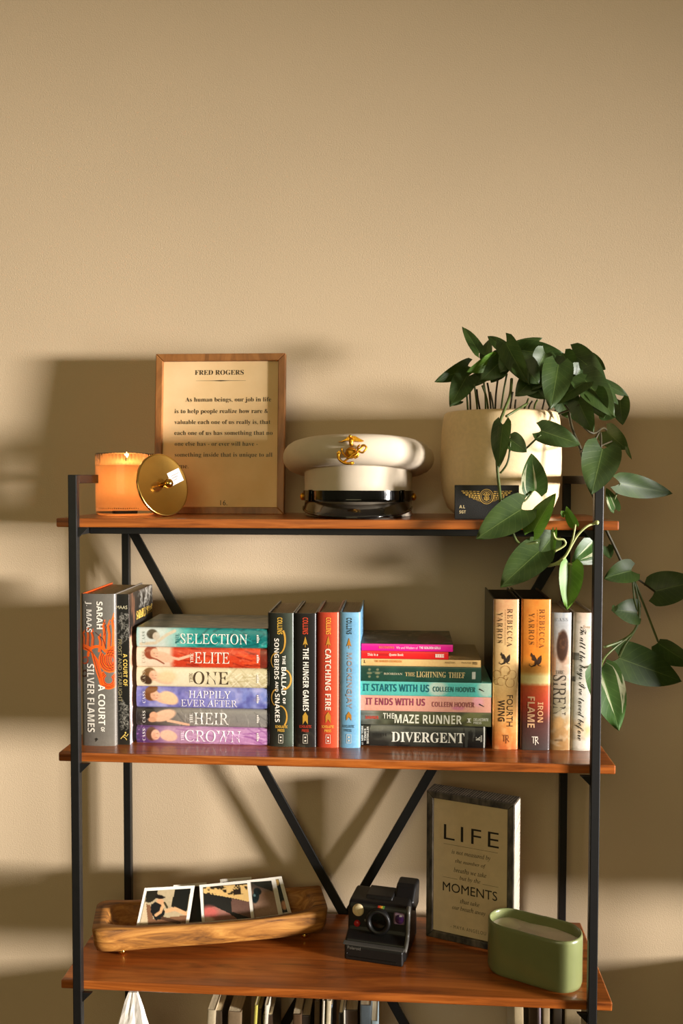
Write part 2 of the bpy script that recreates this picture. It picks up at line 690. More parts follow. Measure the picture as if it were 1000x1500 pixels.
for xa in (-0.45, 0.45):
    bm = bmesh.new()
    bm_box(bm, xa - 0.012, -0.075, 0, xa + 0.012, 0.10, 0.012)
    bm_box(bm, xa - 0.012, -0.008, 0.012, xa + 0.012, 0.02, 0.17)
    from_bm('foot', bm, m_tv, tv, bevel=0.002)

# ------------------------------------------------------------------ books
m_cover = mat_attr('printed_cover', 0.38, 0.25)
m_matte = mat_attr('matte_cover', 0.55, 0.05)
m_pages = mat('book_pages', (206, 188, 152), 0.8, var=0.16, scale=18, stretch=(60, 1, 1), bump=0.25, bscale=60)
m_pages_dark = mat('black_sprayed_pages', (26, 22, 20), 0.6, var=0.2, scale=18, stretch=(60, 1, 1))
m_pages_old = mat('brown_pages', (150, 122, 84), 0.8, var=0.2, scale=18, stretch=(60, 1, 1))


def add_slab(V, F, C, x0, y0, z0, x1, y1, z1, col):
    b = len(V)
    for z in (z0, z1):
        for (x, y) in ((x0, y0), (x1, y0), (x1, y1), (x0, y1)):
            V.append((x, y, z))
            C.append(col)
    for f in ((0, 3, 2, 1), (4, 5, 6, 7), (0, 1, 5, 4), (1, 2, 6, 5), (2, 3, 7, 6), (3, 0, 4, 7)):
        F.append(tuple(b + i for i in f))


def make_book(label, px, Y, z=None, flat=False, hard=True, depth=0.14, front=(60, 60, 60), back=None, art=None, texts=(),
              extra=None, pages=None, group=None, cat='book', name='book', tilt=0.0, cover=None, height=None, top_art=None,
              top_text=None, lean=0.0, rotz=0.0, res=0.0009):
    """px = (x0,y0,x1,y1): the spine's box in picture pixels; Y its depth; z the surface it stands on"""
    x0, y0, x1, y1 = px
    xm, ym = (x0 + x1) / 2, (y0 + y1) / 2
    if flat:
        a, b = onY(x0, ym, Y), onY(x1, ym, Y)
        H = b.x - a.x
        W = (onY(xm, y0, Y) - onY(xm, y1, Y)).z if height is None else height
        loc = (a.x, Y, z + W / 2)
        rot = (0, -math.pi / 2, 0)
    else:
        a, b = onY(x0, ym, Y), onY(x1, ym, Y)
        W = b.x - a.x
        H = (onY(xm, y0, Y)).z - z
        loc = ((a.x + b.x) / 2, Y, z)
        rot = (0, lean, rotz)
    back = back or front
    root = thing(name, label, cat, loc, rot, group)
    # canonical upright book: x thickness (front cover at +x), y depth, z height
    if flat:
        off = -H          # top of the book points to -x in the world; its foot lies at the far end
    # spine coordinates from picture pixels
    def st(x, y):
        if flat:
            return (x - x0) / (x1 - x0) * H, (y1 - y) / (y1 - y0) * W
        return (y - y0) / (y1 - y0) * H, (x - x0) / (x1 - x0) * W
    bulge = 0.0030 if hard else 0.0006
    def yprof(t):
        q = abs(2 * t / W - 1)
        return bulge * (q ** 2.4) + (0.0016 if hard else 0.0004) * max(0, (q - 0.86) / 0.14) ** 2
    def z_of(s):
        return (H - s) if not flat else -s
    zb, zt = (0, H) if not flat else (-H, 0)
    ns, ntt = max(20, int(H / res)), max(8, int(W / res))
    ss, ts = np.linspace(0, H, ns), np.linspace(0, W, ntt)
    if flat:
        XX = x0 + ss[:, None] / H * (x1 - x0) + 0 * ts[None]
        YY = y1 - ts[None] / W * (y1 - y0) + 0 * ss[:, None]
    else:
        YY = y0 + ss[:, None] / H * (y1 - y0) + 0 * ts[None]
        XX = x0 + ts[None] / W * (x1 - x0) + 0 * ss[:, None]
    A = Art(XX, YY)
    (art or (lambda q: q.fill(front)))(A)
    C = [tuple(c) for c in A.rgba().reshape(-1, 4)]
    yp = [yprof(t) for t in ts]
    V = [(t - W / 2, yp[j], z_of(s)) for s in ss for j, t in enumerate(ts)]
    F = [(i * ntt + j, (i + 1) * ntt + j, (i + 1) * ntt + j + 1, i * ntt + j + 1) for i in range(ns - 1) for j in range(ntt - 1)]
    # top and foot edges of the spine wrapper
    for row, e in ((0, 1), (ns - 1, -1)):
        b = len(V)
        for j, t in enumerate(ts):
            V.append((t - W / 2, yp[j] + 0.0022, z_of(ss[row])))
            C.append(C[row * ntt + j])
        for j in range(ntt - 1):
            F.append((row * ntt + j, row * ntt + j + 1, b + j + 1, b + j))
    th = 0.0026 if hard else 0.0006
    ye = yprof(0) - 0.0002
    add_slab(V, F, C, -W / 2, ye, zb, -W / 2 + th, depth, zt, L4(back))
    add_slab(V, F, C, W / 2 - th, ye, zb, W / 2, depth, zt, L4(front))
    co = mesh('cover', V, F, cover or m_cover, root)
    co.data.polygons.foreach_set('use_smooth', [i < (ns - 1) * (ntt - 1) for i in range(len(co.data.polygons))])
    set_print(co, C)
    ins = 0.0035 if hard else 0.0003
    box('page_block', -W / 2 + th, ye + (0.002 if hard else 0.0006), zb + ins, W / 2 - th, depth - ins, zt - ins, pages or m_pages, root)
    # lettering on the spine
    groups = {}
    for tx in texts:
        s, sty, bx, col = tx[:4]
        how = tx[4] if len(tx) > 4 else 'along'
        part = tx[5] if len(tx) > 5 else 'spine_lettering'
        g = groups.setdefault((part, len(groups)), Print())
        sA, tA = st(bx[0], bx[1])
        sB, tB = st(bx[2], bx[3])
        s0, s1, t0, t1 = min(sA, sB), max(sA, sB), min(tA, tB), max(tA, tB)
        if how == 'along':
            P, Fx = fit_text(s, sty, s0, s1, t0, t1)
        else:                               # across: right = +t, up = -s
            P, Fx = fit_text(s, sty, t0, t1, -s1, -s0)
            P = np.stack([-P[:, 1], P[:, 0]], 1)
        g.add(P, Fx, ink(col))
    if extra:
        extra(groups, st)
    def on_spine(s, t):
        return (t - W / 2, yprof(min(max(t, 0), W)) - 0.00035, z_of(s))
    for part, g in groups.items():
        pt = g.build(part if isinstance(part, str) else part[0], on_spine, co)
        if isinstance(part, str) and part in STUFF:
            pt['kind'] = 'stuff'
    # print on the front cover (+x side)
    def on_front(u, v):                     # u 0..1 from spine to fore edge, v 0..1 from the top down
        return (W / 2 + 0.0004, ye + u * (depth - ye), zt - v * H)
    if top_art:
        art_sheet('cover_print', on_front, top_art[0], top_art[1], 60, 80, cover or m_cover, co)
    if top_text:
        g = Print()
        for s, sty, u0, v0, u1, v1, col, how in top_text:
            if how == 'across':             # right = +u, up = -v
                P, Fx = fit_text(s, sty, u0, u1, -v1, -v0)
                P = np.stack([P[:, 0], -P[:, 1]], 1)
            g.add(P, Fx, ink(col))
        g.build('cover_lettering', lambda u, v: (W / 2 + 0.0008, ye + u * (depth - ye), zt - v * H), co)
    return root, W


STUFF = ('publisher_mark', 'cloud_drawing', 'snake_mark', 'dragon_mark')
WHITE, CREAM, GOLD, BLACK = (236, 228, 212), (226, 205, 160), (214, 166, 62), (22, 20, 18)

# --- the two tall books against the left post
def art_flames(A):
    A.fill((106, 101, 92)).noise(30, 3, (116, 110, 100), alpha=0.5)
    O, D = (246, 96, 22), (70, 30, 16)
    def swirl(cx, cy, r0, r1, a0, a1, wd, col, sq=1.0):
        pts = []
        for k in range(15):
            q = k / 14
            a = math.radians(a0 + (a1 - a0) * q)
            r = r0 + (r1 - r0) * q
            pts.append((cx + r * math.cos(a), cy + r * sq * math.sin(a)))
        A.line(pts, wd, col)
    for k, (x, y, h, lw) in enumerate([(122, 945, 22, 3), (128, 942, 25, 3), (135, 945, 24, 3), (146, 950, 22, 4), (152, 944, 36, 4.5),
                                       (159, 948, 40, 4), (165, 950, 52, 4)]):
        for q_, c_ in ((0, O), (1.7, (230, 76, 18)), (-1.6, O)):
            A.line([(x + q_, y + 4), (x + 1.5 + q_ * .8, y - h * 0.5), (x - 1 + q_ * .4, y - h * 0.8), (x + 2 + q_ * .2, y - h * (1 - abs(q_) * .08))], lw * 0.34, c_)
        A.line([(x + 2.6, y + 4), (x + 3.2, y - h * 0.45), (x + 1.4, y - h * 0.8)], 0.6, D, 0.9)
    for wd, dr, col in ((2.6, 1.5, O), (2.2, -1.4, (232, 78, 18)), (2.0, -4.2, O), (1.6, -6.6, (226, 74, 20)), (0.7, 0.2, D), (0.7, -2.8, D), (0.6, -5.4, D)):
        swirl(161, 966, 14 + dr, 11.5 + dr, 215, -120, wd, col, 1.2)
        swirl(159, 995, 12.5 + dr * .8, 11 + dr * .8, 235, -45, wd * .9, col, 1.0)
        swirl(170, 966, 13 + dr, 15 + dr, 120, 260, wd * .8, col, 1.3)
    swirl(142, 960, 13, 14, 180, 330, 4, O)
    for q_, c_ in ((0, O), (2.2, (228, 74, 18)), (-2.2, O), (4.2, O)):
        A.line([(121, 946 + q_), (133 + q_ * .3, 950 + q_), (139 + q_, 966), (144 + q_, 985), (149 + q_ * .6, 1002)], 1.7, c_)
    A.line([(124, 949), (136, 956), (141, 975), (146, 992)], 0.7, D)
    swirl(124, 966, 7, 3, 200, -160, 1.6, (180, 66, 26))
    swirl(123, 985, 8, 2, 240, -150, 2.2, (70, 40, 26))
    A.line([(140, 926), (151, 935), (155, 948)], 1.0, D)
    A.line([(150, 905), (156, 918), (153, 930)], 0.9, D)


def ex_bird(g, st):
    p = Print()
    p.poly([st(138, 1082), st(141, 1080), st(143, 1082), st(141, 1084), st(139.5, 1086), st(139.5, 1083)], ink((40, 36, 32)))
    g['publisher_mark'] = p


make_book('thick grey hardcover with orange flame swirls on its spine', (118.5, 870, 168.5, 1092), 0.052, Z2, depth=0.155,
          front=(104, 98, 90), back=(228, 92, 30), art=art_flames, res=0.00048,
          texts=[('SARAH', 'sans_b', (142, 881, 151, 921), WHITE), ('J. MAAS', 'sans_b', (124.5, 881, 135, 926), WHITE),
                 ('SILVER FLAMES', 'sans_b', (127, 972, 138, 1072), WHITE), ('A COURT', 'sans_b', (143.5, 1002, 153.5, 1061), WHITE),
                 ('OF', 'sans_b', (147, 1064, 152.5, 1071), WHITE)], extra=ex_bird)


def art_frost(A):
    A.fill((26, 25, 22))
    rs = random.Random(4)
    for (ya, yb) in ((898, 938), (1025, 1064)):
        for k in range(46):
            x, y = rs.uniform(175, 187), rs.uniform(ya, yb)
            a, l = rs.uniform(0, 6.28), rs.uniform(2, 5)
            A.line([(x, y), (x + l * math.cos(a), y + l * math.sin(a)), (x + l * math.cos(a + 1), y + l * math.sin(a + .6) + 2)], 0.9,
                   (150, 146, 134), 0.7)


def art_frost_cover(A):          # box 0..100 x 0..100
    A.grad('y', [(0, (40, 36, 32)), (12, (30, 27, 24)), (30, (32, 28, 25)), (33, (186, 150, 128)), (50, (206, 178, 160)), (75, (196, 176, 176)), (100, (176, 186, 206))])
    A.grad('y', [(0, (40, 36, 32)), (27, (32, 28, 25)), (29, (188, 146, 118)), (55, (208, 178, 160)), (80, (196, 180, 182)), (100, (172, 184, 206))])
    A.noise(9, 11, (150, 96, 66), 0.5, 0.75, 0.55)
    A.rect(30, 0, 100, 27, (30, 28, 25))
    rs = random.Random(9)
    for k in range(60):
        x, y = rs.uniform(40, 98), rs.uniform(1, 11)
        a = rs.uniform(0, 6.28)
        A.line([(x, y), (x + 6 * math.cos(a), y + 3 * math.sin(a)), (x + 8 * math.cos(a + 1), y + 3 * math.sin(a + 1))], 1.0, (150, 147, 138), 0.6)


def ex_figure(g, st):
    p = Print()
    c = ink((216, 186, 96))
    p.stroke([st(176, 1081.5), st(180, 1077), st(183, 1074)], 0.0012, c)
    p.stroke([st(179.5, 1078), st(183, 1080), st(185, 1083)], 0.0012, c)
    p.stroke([st(181, 1076), st(185, 1077.5), st(187, 1074)], 0.0010, c)
    p.poly([st(183.2 + 1.3 * math.cos(a / 10 * 6.28), 1072.3 + 1.3 * math.sin(a / 10 * 6.28)) for a in range(10)], c)
    g['publisher_mark'] = p


make_book('slim black paperback with gold lettering and silver ornaments beside the grey hardcover', (168.8, 870.5, 189.5, 1090), 0.062, Z2,
          hard=False, depth=0.135, front=(186, 168, 160), back=(28, 26, 24), art=art_frost, rotz=0.0,
          texts=[('MAAS', 'sans', (171, 887, 187, 892), (206, 196, 160), 'across'),
                 ('A COURT OF', 'sans_b', (180.5, 957, 186.5, 1004), (222, 190, 92)),
                 ('FROST AND STARLIGHT', 'sans', (173, 936, 178.5, 1027), (150, 138, 100))], extra=ex_figure,
          top_art=((0, 0, 100, 100), art_frost_cover),
          top_text=[('SARAH J. MAAS', 'serif_b', 0.28, 0.135, 0.97, 0.20, (226, 186, 84), 'across')])

# --- stack of six dress-cover novels
SKIN, SKIN2 = (226, 178, 144), (206, 150, 114)


def lady(A, fx, fy, hair, up=0, face_col=SKIN, long=False):
    A.ell(fx + 15, fy + 6, 16, 7, face_col, 18)
    A.ell(fx - 3, fy, 10, 9.5, hair, 0, 0.2)
    A.ell(fx + 3, fy + 1.5, 6.5, 7.5, face_col, -15, 0.25)
    A.ell(fx, fy + 3, 3.2, 6, SKIN2, -15, 0.8, 0.6)
    A.line([(fx + 1, fy + 1.2), (fx + 3, fy + 1.0)], 0.8, (150, 92, 66), 0.7)
    A.line([(fx + 5.5, fy + 1.0), (fx + 7.5, fy + 1.4)], 0.8, (150, 92, 66), 0.7)
    A.line([(fx + 4, fy + 5.6), (fx + 6.5, fy + 5.4)], 1.1, (190, 100, 84), 0.8)
    A.noise(4, 5, (255, 225, 190), 0.6, 0.9, 0.18)


def folds(A, xa, c1, c2, seed, n=26, ang=(-10, 26), wd=1.6):
    rs = random.Random(seed)
    y0, y1 = A.Y.min(), A.Y.max()
    for k in range(n):
        x, y = rs.uniform(xa, 396), rs.uniform(y0, y1)
        a = math.radians(rs.uniform(*ang))
        l = rs.uniform(8, 26)
        A.line([(x, y), (x + l * math.cos(a), y + l * math.sin(a))], rs.uniform(0.6, wd), c1 if k % 2 else c2, 0.55, 1.2)


def art_selection(A):
    A.grad('x', [(199, (150, 200, 192)), (206, (206, 208, 196)), (240, (196, 206, 192)), (262, (128, 186, 172)), (285, (32, 138, 128)), (391, (14, 108, 104))])
    folds(A, 256, (60, 176, 160), (6, 74, 74), 3, 60, (-60, 60), 3.5)
    A.ell(223, 931, 8, 7, (74, 62, 46))
    A.ell(229, 934, 5.5, 6, (196, 180, 156), 0)
    A.line([(206, 946), (228, 944), (244, 932), (256, 926)], 4.5, (206, 190, 160))
    A.noise(7, 8, (210, 226, 214), 0.62, 0.9, 0.3)


def art_elite(A):
    A.grad('x', [(199, (228, 208, 180)), (248, (224, 196, 166)), (256, (196, 58, 30)), (391, (206, 62, 28))])
    folds(A, 252, (236, 96, 48), (128, 24, 12), 5, 60, (-8, 26), 2.6)
    A.rect(381, 940, 395, 980, (84, 34, 26), 0.7)
    lady(A, 224, 958, (142, 62, 36))
    A.line([(217, 964), (230, 968), (240, 974)], 2.0, (142, 62, 36))
    A.line([(246, 964), (262, 967), (278, 962)], 4.0, SKIN)


def art_one(A):
    A.grad('x', [(199, (218, 204, 170)), (270, (226, 212, 178)), (330, (214, 200, 160)), (391, (196, 184, 142))])
    folds(A, 330, (240, 230, 200), (170, 152, 106), 6, 70, (-50, 70), 2.0)
    lady(A, 222, 990, (110, 72, 36))
    A.ell(214, 998, 9, 6, (70, 46, 28), 30)
    A.ell(245, 993, 14, 9, (228, 196, 150), 0, 0.6)


def art_happily(A):
    A.grad('x', [(199, (120, 118, 178)), (290, (132, 126, 186)), (391, (112, 128, 190))])
    A.noise(14, 12, (176, 172, 214), 0.45, 0.8, 0.8)
    A.noise(11, 15, (82, 80, 146), 0.5, 0.8, 0.7)
    lady(A, 224, 1019, (112, 66, 34))
    A.ell(222, 1012, 9, 5, (124, 74, 36), -15)
    A.ell(248, 1024, 14, 9, (236, 190, 148), 25)


def art_heir(A):
    A.grad('x', [(199, (40, 36, 36)), (220, (64, 56, 52)), (262, (130, 122, 112)), (391, (134, 130, 124))])
    A.noise(3, 21, (170, 160, 150), 0.66, 0.8, 0.5, mask=(A.X < 222))
    folds(A, 256, (176, 170, 160), (84, 80, 76), 7, 40, (30, 110), 1.8)
    A.ell(218, 1046, 9, 8, (34, 28, 26))
    A.ell(240, 1050, 18, 8, SKIN, -16)
    A.ell(225, 1050, 6, 5.5, (222, 162, 124))
    A.ell(223, 1056, 6, 4, SKIN2)
    A.line([(246, 1057), (262, 1060), (276, 1063)], 4.0, SKIN)


def art_crown(A):
    A.grad('x', [(199, (70, 44, 88)), (218, (96, 60, 108)), (246, (176, 136, 160)), (391, (182, 130, 176))])
    A.noise(3, 31, (186, 130, 190), 0.62, 0.8, 0.6, mask=(A.X < 222))
    folds(A, 256, (214, 172, 208), (130, 66, 132), 8, 60, (-14, 34), 1.8)
    A.ell(222, 1077, 8, 10, (90, 54, 40))
    A.ell(228, 1078, 6.5, 7.5, (228, 176, 146))
    A.ell(247, 1079, 13, 8, (228, 180, 152), 10)
    A.ell(225.5, 1080, 3, 6, (204, 148, 118), 0, 0.8, 0.6)
    A.line([(229.5, 1076), (231.5, 1076.2)], 0.8, (140, 88, 66), 0.7)
    A.line([(228, 1082), (230.5, 1082)], 1.0, (190, 96, 84), 0.7)


STK = 'dress-cover novels in the left stack'
def the(x, y, col):
    return ('THE', 'serif_b', (x, y - 7, x + 4.5, y + 7), col, 'across')


six = [
    ('lavender pink novel spine with a lady in a lilac gown, lowest of its stack', (199.5, 1065.5, 391, 1091), art_crown, (150, 110, 150),
     [('CROWN', 'roman', (271, 1070, 353, 1087), (240, 226, 232)), the(265, 1079, (236, 214, 226))], (232, 224, 224)),
    ('grey novel spine with a dark-haired lady, just above the lavender pink spine', (199.5, 1038.5, 391, 1065.5), art_heir, (90, 86, 82),
     [('HEIR', 'roman', (284.5, 1044.5, 335, 1061.5), (240, 234, 224)), the(278, 1053, (232, 226, 216))], (226, 220, 210)),
    ('periwinkle blue novel spine with a brown-haired lady in the left stack', (199.5, 1008, 391, 1038.5), art_happily, (110, 108, 170),
     [('HAPPILY', 'roman', (277, 1012.5, 338, 1023), (236, 230, 236)), ('EVER AFTER', 'roman', (265.5, 1025.5, 347.5, 1036), (230, 224, 232))], (226, 220, 230)),
    ('cream novel spine with a curled-hair lady in the left stack', (199.5, 979.5, 391, 1008), art_one, (206, 194, 160),
     [('ONE', 'roman', (283.5, 984.5, 335, 1003.5), (74, 58, 40)), the(278, 994, (120, 100, 70))], (176, 160, 130)),
    ('orange red novel spine with a red-haired lady in the left stack', (199.5, 950.5, 391, 979.5), art_elite, (180, 60, 34),
     [('ELITE', 'roman', (285.5, 956.5, 336, 972.5), (244, 232, 214)), the(279, 965, (240, 224, 200))], (190, 168, 140)),
    ('teal novel spine with a lady in a green gown, topmost of the left stack', (199.5, 921.5, 391, 950.5), art_selection, (128, 132, 112),
     [('SELECTION', 'roman', (264.5, 929.5, 362.5, 944.5), (244, 236, 220)), the(258, 937, (14, 92, 92))], (150, 160, 150)),
]
zz = Z2
for k, (lab, pxb, art, fr, tx, cc) in enumerate(six):
    tx = tx + [('CASS', 'serif_w', (208.5, (pxb[1] + pxb[3]) / 2 - 8.5, 213, (pxb[1] + pxb[3]) / 2 + 8.5), cc, 'across', 'author_lettering')]
    mark = []
    def ex(g, st, pxb=pxb, k=k):
        p = Print()
        ym = (pxb[1] + pxb[3]) / 2
        for q in (-5, -2.5, 0, 2.5, 5):
            p.poly([st(376, ym + q - .8), st(380 - abs(q) * .3, ym + q - .8), st(380 - abs(q) * .3, ym + q + .8), st(376, ym + q + .8)], ink((226, 218, 206)))
        g['publisher_mark'] = p
    o, wv = make_book(lab, pxb, 0.0715, zz, flat=True, hard=True, depth=0.142, front=fr, art=art, texts=tx, extra=ex, group=STK,
                      top_art=((0, 0, 100, 100), lambda A: A.fill((120, 124, 104)).noise(16, 4, (70, 92, 84), 0.4, 0.7, 0.8).noise(9, 14, (176, 168, 146), 0.55, 0.8, 0.6)) if k == 5 else None)
    zz += wv + 0.0002

# --- four upright hardcovers in the middle
def arrow(col, xm, y_tip, y_head, y_tail0, y_tail1):
    def ex(g, st):
        p = Print()
        c = ink(col, 0.35, 0.3)
        p.poly([st(xm, y_tip), st(xm + 3.6, y_head), st(xm, y_head - 3), st(xm - 3.6, y_head)], c)
        p.stroke([st(xm, y_head - 3), st(xm, y_head + 3)], 0.0009, c)
        g['arrow_tail'] = p2 = Print()
        p2.poly([st(xm, y_tail0), st(xm + 3.8, y_tail0 + 6), st(xm + 3.8, y_tail1), st(xm, y_tail1 - 6), st(xm - 3.8, y_tail1), st(xm - 3.8, y_tail0 + 6)], c)
        g['arrow_head'] = p
        press(g, st, xm)
    return ex


def press(g, st, xm, col=(210, 202, 184)):
    q = Print()
    c = ink(col)
    for a, b in (((xm - 3.2, 1076), (xm + 3.2, 1076)), ((xm - 3.2, 1088.5), (xm + 3.2, 1088.5)), ((xm - 3.2, 1076), (xm - 3.2, 1088.5)), ((xm + 3.2, 1076), (xm + 3.2, 1088.5))):
        q.stroke([st(*a), st(*b)], 0.0006, c)
    for yy in (1080, 1085):
        q.poly([st(xm - 1.2, yy - 1.2), st(xm + 1.2, yy - 1.2), st(xm + 1.2, yy + 1.2), st(xm - 1.2, yy + 1.2)], c)
    g['publisher_mark'] = q


def ex_snake(g, st):
    p = Print()
    c = ink((212, 160, 66), 0.35, 0.3)
    def arc(cx, cy, rx, ry, a0, a1, w0, w1):
        pts = [st(cx + rx * math.cos(math.radians(a0 + (a1 - a0) * k / 14)), cy + ry * math.sin(math.radians(a0 + (a1 - a0) * k / 14))) for k in range(15)]
        p.stroke(pts, [w0 + (w1 - w0) * k / 14 for k in range(15)], c)
    arc(409, 938, 8.5, 19, -50, 85, 0.0032, 0.002)
    arc(404, 968, 7, 11, 120, 285, 0.001, 0.0024)
    arc(416, 995, 10, 14, -80, 95, 0.002, 0.0034)
    arc(405, 1022, 7.5, 12, 110, 270, 0.0012, 0.0024)
    arc(410, 1050, 10, 16, -90, 50, 0.002, 0.0026)
    g['snake_mark'] = p
    press(g, st, 411)


def plain(c, c2, seed):
    return lambda A: A.fill(c).noise(26, seed, c2, 0.4, 0.8, 0.6)


COV = 'matching arrow-spine hardcovers'
make_book('dark green-black hardcover with a gold snake winding along its spine', (392, 898, 430, 1094), 0.07, Z2, depth=0.145, front=(70, 78, 66), back=(24, 24, 22),
          art=lambda A: A.grad('x', [(392, (24, 24, 20)), (412, (36, 40, 32)), (424, (66, 76, 64)), (430, (84, 94, 80))]).noise(26, 41, (30, 32, 26), 0.4, 0.8, 0.4),  # lighter right edge paints in a glossy reflection
          texts=[('COLLINS', 'sans_b', (406, 904.5, 413.5, 929), (214, 168, 62)), ('SONGBIRDS', 'sans_b', (401.5, 935, 408.5, 995), WHITE),
                 ('AND', 'sans_b', (403, 998, 407.5, 1013), WHITE), ('SNAKES', 'sans_b', (402.5, 1016, 409.5, 1058), WHITE),
                 ('THE', 'sans_b', (413.5, 960, 418, 973), WHITE), ('BALLAD', 'sans_b', (412, 977, 419, 1018), WHITE), ('OF', 'sans_b', (414, 1022, 418, 1031), WHITE),
                 ('SCHOLASTIC', 'sans_b', (403, 1062.5, 421, 1066.5), GOLD, 'across', 'publisher_lettering'), ('PRESS', 'sans_b', (406.5, 1068, 416.5, 1072), GOLD, 'across', 'publisher_lettering')],
          extra=ex_snake)
make_book('black hardcover with red author name and gold arrow on its spine', (431, 898.5, 463, 1094.5), 0.07, Z2, depth=0.145, front=(34, 32, 28), back=(20, 18, 16),
          art=lambda A: A.fill((24, 21, 18)).noise(6, 44, (92, 84, 66), 0.5, 0.9, 0.6, mask=(A.Y > 1072)),
          texts=[('COLLINS', 'sans_b', (443, 904.5, 451, 929), (196, 62, 34)), ('THE HUNGER GAMES', 'sans_b', (443.5, 949, 452, 1041), WHITE),
                 ('SCHOLASTIC', 'sans_b', (438, 1062, 456, 1066), (176, 56, 34), 'across', 'publisher_lettering'), ('PRESS', 'sans_b', (442, 1068, 452, 1072), (176, 56, 34), 'across', 'publisher_lettering')],
          extra=arrow((206, 158, 60), 447, 932, 945, 1042.5, 1061))
make_book('orange red hardcover with gold arrow and silver title on its spine', (464.3, 897, 496, 1095), 0.07, Z2, depth=0.145, front=(196, 84, 52), back=(104, 34, 20),
          art=lambda A: A.grad('x', [(464, (148, 44, 26)), (474, (178, 58, 34)), (496, (204, 82, 50))]),  # brightens to the right: window highlight painted into the spine
          texts=[('COLLINS', 'sans_b', (477, 904.5, 484.5, 929), (224, 160, 60)), ('CATCHING FIRE', 'sans_b', (476, 950, 484.5, 1040), (226, 208, 186)),
                 ('SCHOLASTIC', 'sans_b', (471, 1062, 489, 1066), (232, 170, 70), 'across', 'publisher_lettering'), ('PRESS', 'sans_b', (475, 1068, 485, 1072), (232, 170, 70), 'across', 'publisher_lettering')],
          extra=arrow((212, 146, 56), 480.5, 931, 945.5, 1042, 1059))
make_book('light blue hardcover with gold arrow on its spine beside the orange red one', (497, 897, 527.5, 1096), 0.071, Z2, depth=0.145, front=(104, 156, 190), back=(70, 110, 140),
          art=lambda A: A.fill((112, 164, 196)).noise(30, 47, (132, 180, 206), 0.4, 0.8, 0.5),
          texts=[('COLLINS', 'sans_b', (507.5, 905, 515, 929), (34, 44, 50)), ('MOCKINGJAY', 'sans_b', (506.5, 956, 515.5, 1038), (146, 140, 140)),
                 ('SCHOLASTIC', 'sans_b', (501, 1062, 519, 1066), (60, 84, 100), 'across', 'publisher_lettering'), ('PRESS', 'sans_b', (505, 1068, 515, 1072), (60, 84, 100), 'across', 'publisher_lettering')],
          extra=arrow((206, 140, 52), 511, 934, 947, 1042, 1056))

# --- stack of eight in the middle right
def art_divergent(A):
    A.grad('x', [(526, (14, 14, 13)), (541, (14, 14, 13)), (541.6, (84, 84, 72)), (560, (96, 96, 84)), (600, (58, 60, 52)), (660, (40, 42, 38)), (700, (62, 62, 56)), (712, (20, 20, 18))])
    A.noise(12, 51, (16, 16, 15), 0.4, 0.75, 0.75, sx=2)
    A.rect(541, 1060, 543, 1068, (20, 20, 20))
    rs = random.Random(2)
    for k in range(14):
        x = rs.uniform(678, 696)
        A.rect(x, rs.uniform(1066, 1085), x + 2, 1097, (14, 14, 13), 0.9)
    A.rect(708.5, 1064, 709.6, 1097, (206, 206, 196))
    A.rect(696, 1062, 708.4, 1097, (18, 18, 17))


def art_maze(A):
    A.grad('x', [(527, (92, 98, 92)), (545, (130, 130, 118)), (560, (90, 92, 72)), (640, (72, 74, 46)), (690, (110, 112, 68)), (720, (84, 86, 54))])
    A.noise(10, 53, (40, 42, 28), 0.45, 0.75, 0.8, sx=2.5)


def art_ends(A):
    A.fill((216, 156, 134)).ell(700, 1027, 8, 7, (228, 160, 170), 20, 0.7, 0.8).ell(671, 1037, 9, 3, (196, 112, 140), 0, 0.6, 0.7)


def art_starts(A):
    A.fill((84, 182, 168)).ell(641, 1009, 14, 12, (196, 210, 190), 0, 0.6, 0.9).ell(712, 1008, 12, 14, (190, 198, 176), 0, 0.6, 0.8)


def art_thief(A):
    A.fill((26, 62, 48)).noise(14, 57, (38, 80, 62), 0.4, 0.8, 0.6)
    A.rect(528, 977, 705, 978.2, (120, 132, 112), 0.7)
    A.line([(546, 986.5), (560, 986.5)], 1, (150, 146, 120), 0.6)
    for x in (541, 553):
        for q in (-4, 0, 4):
            A.ell(x, 988 + q * 1.3, 4 - abs(q) * .5, 1.8, (138, 132, 96), 0, 0.4, 0.8)
    A.rect(691, 984, 696, 994, (210, 204, 186), 0.8)


def brush(xm, ym):
    def ex(g, st):
        p = Print()
        p.stroke([st(xm - 4, ym - 2), st(xm + 3, ym + 1.6)], [0.002, 0.0008], ink((50, 40, 36)))
        g['publisher_mark'] = p
    return ex


# lowest first
zz = Z2
def add(lab, pxb, Y, **k):
    global zz
    o, wv = make_book(lab, pxb, Y, zz, flat=True, group='paperbacks in the mixed stack', **k)
    zz += wv + 0.0002


def ex_quote(g, st):
    p = Print()
    p.poly([st(637.5, 959), st(650, 959), st(650, 964), st(637.5, 964)], ink((240, 214, 196)))
    for x in (640, 643, 646, 648.5):
        p.poly([st(x, 959.6), st(x + .6, 959.6), st(x + .6, 963.4), st(x, 963.4)], ink((220, 50, 40)))
    p.poly([st(554.5, 959.5), st(569, 959.5), st(569, 963), st(554.5, 963)], ink((186, 30, 28)))
    g['publisher_mark'] = p


